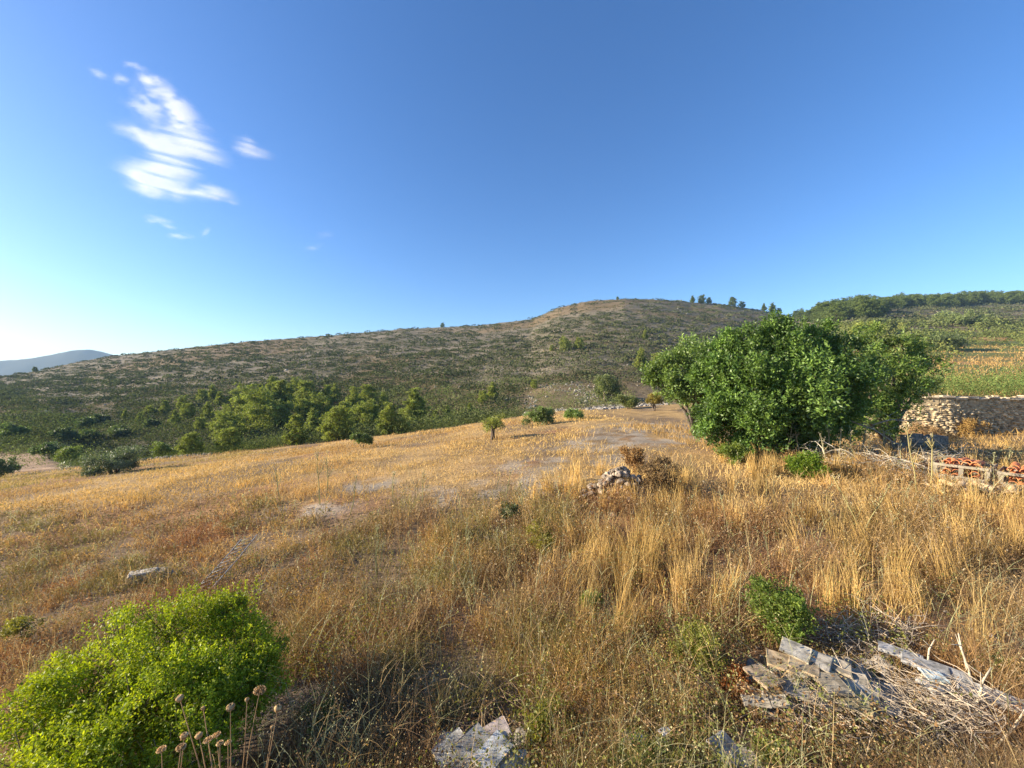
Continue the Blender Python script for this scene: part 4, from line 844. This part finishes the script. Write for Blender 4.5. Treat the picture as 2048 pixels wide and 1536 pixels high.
rock_field('heap_rubble', 'crumbled cement rubble under the right slab heap', 220, in_pix(1500, 1780, 1330, 1440, .05), .05, 915)
rock_field('heap_rubble', 'crumbled cement rubble under the bottom centre slab heap', 90, in_pix(870, 1050, 1480, 1540, .05), .045, 916)
# stone heap
hp = gp(1240, 1005); r = np.random.RandomState(920)
mbm = MB()
for i in range(170):
    a = r.uniform(0, 6.28); q = abs(r.normal()) * .68; x = hp.x + math.cos(a) * q * 1.25 + .1; y = hp.y + .5 + math.sin(a) * q * .8; z = gz(x, y) + .70 * math.exp(-(q / .62) ** 2) * r.uniform(.78, 1.0)
    o = obj('stone', ROCKS[i % 7], label='rough pale stone in the heap at the field edge', cat='stone', group='stones of the heap at the field edge'); s_ = r.uniform(.045, .135); o.scale = (s_, s_, s_ * .9)
    o.location = (x, y, z); o.rotation_euler = (r.uniform(-.6, .6), r.uniform(-.6, .6), r.uniform(0, 6.28))
# earth core under the stone heap
gx, gy = np.meshgrid(np.linspace(-1.5, 1.5, 40), np.linspace(-1.1, 1.1, 30)); gx = gx.ravel(); gy = gy.ravel(); q = np.sqrt((gx / 1.25) ** 2 + (gy / .8) ** 2)
hz = terrain(hp.x + .1 + gx, hp.y + .5 + gy) + .66 * np.exp(-(q / .62) ** 2) - .20 + .14 * fbm(gx * 6, gy * 6, 3, 5)
ii = np.arange(1200).reshape(30, 40); Fh = np.stack([ii[:-1, :-1], ii[:-1, 1:], ii[1:, 1:], ii[1:, :-1]], -1).reshape(-1, 4)
obj('earth_mound', mesh_np('earth_mound', np.stack([hp.x + .1 + gx, hp.y + .5 + gy, hz], 1), Fh, M_GROUND, np.tile([.22, .14, .09], (1200, 1)), True), kind='structure')

# ---------------- dry stone retaining wall on the right, low dark wall
def stone_wall(name, label, x0, x1, yw, top, c0, seed, curve=0.0, sz=.28, cat='wall'):
    r = np.random.RandomState(seed); e = empty(name, (x0, yw, gz(x0, yw)), 0, label=label, cat=cat); base = [(np.array([v.co[:] for v in m.vertices]), np.array([p.vertices[:] for p in m.polygons])) for m in ROCKS]
    Vs = []; Fs = []; Cs = []; k = 0; x = x0
    while x < x1:
        yq = float(wall_y(x)); zb = gz(x, yq - .6) - .2; zt = top(x); z = zb
        while z < zt:
            h = r.uniform(.6, 1.2) * sz; V, F_ = base[r.randint(7)]; S = np.array([sz * r.uniform(.5, 1.3), sz * .9, h * r.uniform(.5, .85)]); Vs.append(V * S + np.array([x + r.uniform(-.1, .1) - e.location.x, yq + r.uniform(-.05, .05) - (zt - z) * .06 - e.location.y, z + h * .4 - e.location.z])); Fs.append(F_ + k); k += len(V)
            Cs.append(np.tile(np.array(c0) * r.uniform(.5, 1.2), (len(V), 1))); z += h * .8
        x += sz * 1.15
    obj('stonework', mesh_np(name, np.concatenate(Vs), np.concatenate(Fs), M_ROCK, np.concatenate(Cs)), e); mb = MB()
    nseg = 30
    bk = MB()
    for i in range(nseg):     # rough mortar core behind the face stones
        xa = x0 + (x1 - x0) * i / nseg; xb = x0 + (x1 - x0) * (i + 1) / nseg; xm = (xa + xb) / 2; yq = float(wall_y(xm)); rzz = math.atan2(float(wall_y(xb) - wall_y(xa)), xb - xa)
        bk.box(TR((xm - e.location.x, yq + .28 - e.location.y, top(xm) / 2 - .3 - e.location.z), (0, 0, rzz)), math.hypot(xb - xa, float(wall_y(xb) - wall_y(xa))) + .05, .72 + .01 * (i % 2), top(xm) + .5 + .01 * (i % 2), np.array(c0) * .75, .01, .02, r)
    obj('mortar', bk.mesh(name + '_mortar', M_ROCK), e)
    for i in range(nseg):     # pale worn mortar capping
        xa = x0 + (x1 - x0) * i / nseg; xb = x0 + (x1 - x0) * (i + 1) / nseg; xm = (xa + xb) / 2; yq = float(wall_y(xm)); rzz = math.atan2(float(wall_y(xb) - wall_y(xa)), xb - xa)
        mb.box(TR((xm - e.location.x, yq + .15 - e.location.y, top(xm) + .01 - e.location.z), (0, r.uniform(-.03, .03), rzz + r.uniform(-.02, .02))), (xb - xa) * r.uniform(.9, 1.1), .75, .10 + .01 * (i % 3), (.44, .36, .25), .03, .04, r)
    obj('capping', mb.mesh(name + '_cap', M_ROCK), e)
stone_wall('retaining_wall', 'rough pale dry-stone retaining wall below the vines at the right', 21.5, 44, WALL_Y, lambda x: 2.28 + .05 * math.sin(x * 1.7) + .05 * math.sin(x * 4.1) + .07 * math.sin(x * 9.3) - 1.7 * max(0, (27.0 - x) / 5.5) ** 1.4, (.50, .39, .24), 931, -2.0, .17)
pw = gp(1850, 912)
mb = MB(); r = np.random.RandomState(5); e = empty('low_block_wall', (pw.x - .7, pw.y + .3, gz(pw.x, pw.y + .3)), .1, label='low dark grey ruined block wall in the shade in front of the pale wall', cat='wall')
for i in range(6):
    hh = [.55, .85, .9, .8, .85, .8][i]; mb.box(TR((i * .37, 0, hh / 2 - .1), (0, 0, r.uniform(-.03, .03))), .36, .25, hh, (.19, .17, .14), .015, .01, r)
obj('masonry', mb.mesh('low_block_wall', M_SLAB), e)

# ---------------- wooden crates with clay roof tiles
def tile_mesh(c, seed):
    r = np.random.RandomState(seed); n = 10; L = .42; Vt = []; T = .014
    for (k, rr) in ((0, 1.0), (1, 1.0)):
        pass
    ring = []
    for y_, R0 in ((0, .085), (L * .5, .077), (L, .068)):
        o_ = [(R0 * math.cos(math.pi * i / n), y_, R0 * math.sin(math.pi * i / n)) for i in range(n + 1)]; i_ = [((R0 - T) * math.cos(math.pi * i / n), y_, (R0 - T) * math.sin(math.pi * i / n)) for i in range(n, -1, -1)]
        Vt += o_ + i_
    m = 2 * (n + 1); Fs = [(j * m + i, j * m + (i + 1) % m, (j + 1) * m + (i + 1) % m, (j + 1) * m + i) for j in range(2) for i in range(m)]
    for j in (0, 2):
        for i in range(n): Fs.append((j * m + i, j * m + i + 1, j * m + m - 2 - i, j * m + m - 1 - i))
    mb = MB(); mb.add(Vt, Fs, c); return mb.mesh('clay_tile', M_CLAY, False)
CL = [(.58, .21, .08), (.62, .25, .10), (.50, .18, .08), (.55, .40, .24), (.50, .36, .20)]
TM = [tile_mesh(c, i) for i, c in enumerate(CL)]
p0 = gp(1872, 968); p1 = gp(1975, 985)      # near left and near right foot of the crate
WOODC = (.23, .195, .145)
def crate(label, pa, pb_, depth, h, seed, missing=False):
    r = np.random.RandomState(seed); v = pb_ - pa; L = Vector((v.x, v.y, 0)).length; rz = math.atan2(v.y, v.x); e = empty('wooden_crate', (pa.x, pa.y, min(pa.z, pb_.z)), rz, label=label, cat='crate', group='old wooden crates of roof tiles'); 
    for yy in (0, depth):
        for xx in (0, L * .5, L):
            mb = MB(); mb.box(TR((xx, yy, h / 2), (r.uniform(-.03, .03), r.uniform(-.04, .04), 0)), .09, .07, h, np.array(WOODC) * r.uniform(.75, 1.0), .006, .003, r); obj('post', mb.mesh('post', M_WOOD), e)
    for yy in (-.045, depth + .045):
        for zz in (h * .42, h * .95) if yy < 0 else (h * .9,):
            mb = MB(); mb.box(TR((L / 2, yy, zz), (0, r.uniform(-.03, .03), 0)), L * 1.06, .02, .07 if zz > h * .7 else .13, np.array(WOODC) * r.uniform(.9, 1.2), .004, .003, r); obj('board', mb.mesh('board', M_WOOD), e)
    for xx in (-.055, L + .055):
        mb = MB(); mb.box(TR((xx, depth / 2, h * .95), (r.uniform(-.03, .03), 0, 0)), .02, depth * 1.05, .09, np.array(WOODC) * 1.05, .004, .003, r); obj('board', mb.mesh('board', M_WOOD), e)
    mb = MB(); mb.box(TR((L / 2, depth / 2, .10)), L * .98, depth * .95, .03, np.array(WOODC) * .8, .004, .003, r); obj('floor_board', mb.mesh('floor_board', M_WOOD), e); return e, rz, L
e1, rz, L1 = crate('left grey wooden crate with slatted side, holding orange roof tiles', p0, p1, 1.05, .62, 941)
pa2 = e1.location + Vector((math.cos(rz) * (L1 + .22), math.sin(rz) * (L1 + .22), 0)); pb2 = pa2 + Vector((math.cos(rz) * 1.4, math.sin(rz) * 1.4, 0)); 
e2, _, L2 = crate('right wooden crate at the picture edge, holding orange roof tiles', pa2, pb2, 1.05, .58, 942)
r = np.random.RandomState(943)
for ei, (e_, L_, lab) in enumerate(((e1, L1, 'orange clay roof tile stacked inside the left crate'), (e2, L2, 'orange clay roof tile stacked inside the right crate'))):
    for row in range(2):
        for lay in range(5):
            for i in range(int((L_ - .2) / .17)):
                o = obj('clay_tile', TM[r.randint(3)], label=lab, cat='clay tile', group='clay tiles in the ' + ('left' if ei == 0 else 'right') + ' crate'); loc = Matrix.Rotation(rz, 4, 'Z') @ Vector((.18 + .17 * i + r.uniform(-.02, .02), .1 + row * .46 + r.uniform(-.03, .03), .14 + lay * .125 + r.uniform(-.02, .02)))
                o.location = e_.location + loc; o.rotation_euler = (r.uniform(-.15, .15), r.uniform(-.2, .2), rz + r.uniform(-.2, .2))
fp = gp(1990, 1000)
for i in range(34):
    t = r.rand(); x = fp.x - 1.0 + 2.3 * r.rand(); y = fp.y + r.uniform(-.35, .3); hgt = .08 + .3 * max(0, 1 - abs(x - fp.x - .35) / 1.4) * r.rand()
    o = obj('clay_tile', TM[3 + i % 2], label='sunlit yellowish roof tile tumbled in the loose pile before the crates', cat='clay tile', group='loose roof tiles before the crates'); o.location = (x, y, gz(x, y) + hgt); o.rotation_euler = (r.uniform(-.35, .35), r.uniform(-.4, .4), r.choice([-.9, -1.0, .1, 2.2, -1.5]) + r.uniform(-.25, .25))
for i in range(14):
    x = fp.x + .95 + .17 * (i % 5) + r.uniform(-.02, .02); y = fp.y + .1 + r.uniform(-.03, .03); o = obj('clay_tile', TM[3 + (i % 2)], label='roof tile in the neat stack at the right edge before the crates', cat='clay tile', group='stacked roof tiles at the right edge'); o.location = (x, y, gz(x, y) + .1 + .13 * (i // 5)); o.rotation_euler = (0, r.uniform(-.1, .1), -1.25 + r.uniform(-.08, .08))
EXC.append((fp.x, fp.y, 1.0))

# ---------------- concrete trough and metal grid in the left foreground
pt = gp(295, 1165); mb = MB(); r = np.random.RandomState(7)
e = empty('stone_trough', (pt.x, pt.y + .1, gz(pt.x, pt.y)), .55, label='weathered grey concrete block with a rough top, sunk in the weeds above the bright bush', cat='block')
mb.box(TR((0, 0, .16)), 1.0, .42, .40, (.34, .27, .18), .03, .02, r); mb.box(TR((-.1, .02, .40), (.02, .03, .05)), .7, .36, .09, (.46, .39, .30), .03, .02, r); mb.box(TR((.62, -.02, .05), (0, .1, .1)), .3, .35, .3, (.27, .25, .22), .03, .02, r)
obj('block', mb.mesh('trough', M_ROCK), e); e.scale = (.6, .6, .42); e.location.x -= .1
pg_ = gp(385, 1200); pe = gp(485, 1105); d = Vector((pe.x - pg_.x, pe.y - pg_.y, 0)); L = d.length
e = empty('metal_grid', (pg_.x, pg_.y, pg_.z + .12), math.atan2(d.y, d.x), label='grey ladder-like metal grid lying aslant above the bright bush', cat='grid'); e.rotation_euler = (R(-12), 0, math.atan2(d.y, d.x))
for yy in (0, -.32):
    mb = MB(); mb.tube([(0, yy, 0), (L * .5, yy, .03), (L, yy, .1)], [.011] * 3, 6, (.24, .22, .20)); obj('rail', mb.mesh('rail', M_METAL, True), e)
for i in range(11):
    x = L * (i + .5) / 11; mb = MB(); mb.tube([(x, 0, .01 + .09 * (i / 11) ** 2), (x + .1, -.32, .01 + .09 * (i / 11) ** 2)], [.008] * 2, 5, (.24, .22, .20)); obj('rung', mb.mesh('rung', M_METAL, True), e)

# ---------------- white plastic and scraps
def sheet(name, label, u, v, w_, seed, up=.12, c=(.8, .82, .85)):
    r = np.random.RandomState(seed); p = gp(u, v); k = 14; gx, gy = np.meshgrid(np.linspace(-.5, .5, k), np.linspace(-.5, .5, k)); gx = gx.ravel() * w_; gy = gy.ravel() * w_ * .7
    z = .35 * w_ * (fbm(gx * 6 / w_ + seed, gy * 6 / w_, 3, seed) - .3) * np.exp(-((gx / w_) ** 2 + (gy / w_) ** 2) * 3) + up; ii = np.arange(k * k).reshape(k, k); Fq = np.stack([ii[:-1, :-1], ii[:-1, 1:], ii[1:, 1:], ii[1:, :-1]], -1).reshape(-1, 4)
    gx = gx + .06 * w_ * r.normal(size=k * k); me = mesh_np(name, np.stack([gx, gy, z], 1), Fq, M_CLOTH, np.tile(c, (k * k, 1)), True); o = obj(name, me, label=label, cat='plastic'); o.location = p; o.rotation_euler = (0, 0, r.uniform(0, 3)); sm = o.modifiers.new('thick', 'SOLIDIFY'); sm.thickness = .003; return o
sheet('plastic_bag', 'crumpled translucent white plastic bag caught in the twigs at the right', 1895, 1372, .28, 31, .12)
sheet('white_scrap', 'larger white scrap half hidden by the green weed at the bottom', 1270, 1505, .2, 32, .1)
sheet('white_scrap', 'small white scrap right of the larger one at the bottom', 1330, 1500, .1, 33, .16)

# ------------------------------------------------------------------ clouds: thin layered cirrus high over the hill
def cloud(name, label, dist, strokes, seed, layers=3):
    """strokes: (u, v, half length px, half width px, angle deg, strength)"""
    us = [s[0] for s in strokes]; vs = [s[1] for s in strokes]; pad = 90
    u0, u1, v0, v1 = min(us) - pad, max(us) + pad, min(vs) - pad, max(vs) + pad
    step = 2.5; nu = int((u1 - u0) / step); nv = int((v1 - v0) / step); gu, gv = np.meshgrid(np.linspace(u0, u1, nu), np.linspace(v0, v1, nv)); gu = gu.ravel(); gv = gv.ravel(); Vs = []; Fs = []; Ds = []; k = 0
    for l in range(layers):
        wu = 16 * (fbm(gu * .03 + l, gv * .03, 3, seed + l) - .5); wv = 22 * (fbm(gu * .03 + 5, gv * .03 + l, 3, seed + 9 + l) - .5); dd = np.zeros(len(gu))
        for (u, v, a, b, an, st) in strokes:
            ca, sa = math.cos(R(an)), math.sin(R(an)); x = (gu + wu - u) * ca + (gv + wv - v) * sa; y = -(gu + wu - u) * sa + (gv + wv - v) * ca; dd = dd + st * np.exp(-((x / a) ** 2 + (y / b) ** 2) ** 1.3)
        an = R(16); xa = gu * math.cos(an) + gv * math.sin(an); ya = -gu * math.sin(an) + gv * math.cos(an)
        st_ = .5 + 1.35 * (fbm(xa * .012 + l * .15, ya * .16, 4, seed + 30) - .5); pf = .5 + 1.6 * (fbm(xa * .06 + l * .2, ya * .11, 4, seed + 50) - .5)
        up = 1 - sstep(215, 290, gv); tex = lerp(st_, pf, up)
        dens = np.clip(dd * 1.1 * sstep(.20, .86, tex + .16 * dd - .02), 0, 1.1) * 0.16 + .045 * np.clip(dd, 0, 1)
        rx, rz_ = (gu - 1024) / F, -(gv - 768) / F; nx, ny, nz_ = -.80, .42, .42; uc, vc = (us[0] - 1024) / F, -(vs[0] - 768) / F
        dz = dist * (nx * uc + ny + nz_ * vc) / (nx * rx + ny + nz_ * rz_) * (1 + .012 * l)
        V = np.stack([(gu - 1024) / F * dz, dz, CAM_H - (gv - 768) / F * dz], 1); ii = np.arange(nu * nv).reshape(nv, nu); Fq = np.stack([ii[:-1, :-1], ii[:-1, 1:], ii[1:, 1:], ii[1:, :-1]], -1).reshape(-1, 4)
        keep = dens[Fq].max(1) > .004; Vs.append(V); Fs.append(Fq[keep] + k); Ds.append(dens); k += len(V)
    V = np.concatenate(Vs); Fq = np.concatenate(Fs); D = np.concatenate(Ds); used, inv = np.unique(Fq.ravel(), return_inverse=True)
    me = mesh_np(name, V[used], inv.reshape(-1, 4), M_CLOUD, np.repeat(D[used][:, None], 3, axis=1), True); o = obj(name, me, label=label, cat='cloud')
M_CLOUD, t = nt('cloud_wisp'); a = N(t, 'ShaderNodeAttribute', attribute_name='tint'); df = N(t, 'ShaderNodeBsdfDiffuse'); df.inputs[0].default_value = (.8, .8, .8, 1); tl = N(t, 'ShaderNodeBsdfTranslucent'); tl.inputs[0].default_value = (.8, .8, .8, 1)
ad = N(t, 'ShaderNodeMixShader'); ad.inputs[0].default_value = .5; tp = N(t, 'ShaderNodeBsdfTransparent'); mx = N(t, 'ShaderNodeMixShader'); o_ = N(t, 'ShaderNodeOutputMaterial')
t.links.new(df.outputs[0], ad.inputs[1]); t.links.new(tl.outputs[0], ad.inputs[2]); t.links.new(a.outputs['Fac'], mx.inputs[0]); t.links.new(tp.outputs[0], mx.inputs[1]); t.links.new(ad.outputs[0], mx.inputs[2]); t.links.new(mx.outputs[0], o_.inputs[0])
cloud('cloud', 'largest wispy white cloud, streaked and leaning, at the upper left', 4200, [(298,162,22,13,10,.9),(320,178,30,16,30,.6),(345,205,30,16,35,.75),(290,190,26,14,20,.4),(300,218,40,14,16,.7),(365,230,32,22,40,.7),(380,262,45,22,30,.6),(330,252,45,13,16,.4),(290,272,55,12,22,.8),(345,290,60,20,16,.75),(400,300,45,16,25,.75),(335,320,40,26,30,.8),(300,345,50,22,10,.9),(325,375,50,18,12,1.0),(285,365,34,18,20,.9),(370,340,30,16,20,.5),(360,385,20,10,12,.6),(240,158,14,7,15,.5),(262,130,13,5,15,.35),(280,138,12,5,10,.3)], 1)
cloud('cloud', 'small white puff under the right foot of the big cloud', 4300, [(420,388,28,12,8,.9),(440,385,30,10,20,.6),(465,404,14,4,12,.5),(395,385,14,5,5,.5)], 2)
cloud('cloud', 'small separate wispy cloud right of the big one', 4300, [(490,295,20,12,35,.7),(515,305,24,10,25,.6),(500,285,14,8,40,.4)], 3)
cloud('cloud', 'faint thin streak of cloud below the big one, the upper one', 4300, [(318,440,22,4,10,.6),(338,452,14,4,15,.35)], 4)
cloud('cloud', 'faint flat streak of cloud, the lower one above the long ridge', 4300, [(355,472,18,3.5,4,.55),(382,472,8,3,4,.4),(412,464,8,3.5,-25,.4)], 5)
cloud('cloud', 'tiny faint wisp at the far upper left', 4300, [(198,147,16,6,12,.35),(190,140,10,4,12,.2)], 6)
cloud('cloud', 'faintest pale wisp in the middle of the sky above the ridge', 4300, [(630,494,16,4,-12,.25),(650,470,16,5,-12,.14)], 7)

# ------------------------------------------------------------------ haze
m, t = nt('haze'); pv = N(t, 'ShaderNodeVolumePrincipled'); pv.inputs['Color'].default_value = (.48, .72, 1.0, 1); pv.inputs['Density'].default_value = 0.00013; pv.inputs['Anisotropy'].default_value = 0
o_ = N(t, 'ShaderNodeOutputMaterial'); t.links.new(pv.outputs[0], o_.inputs['Volume'])
mb = MB(); mb.box(TR((0, 1900, 90)), 15000, 9000, 320); obj('haze', mb.mesh('haze', m), kind='stuff', label='thin pale haze in the air over the valley', cat='haze')
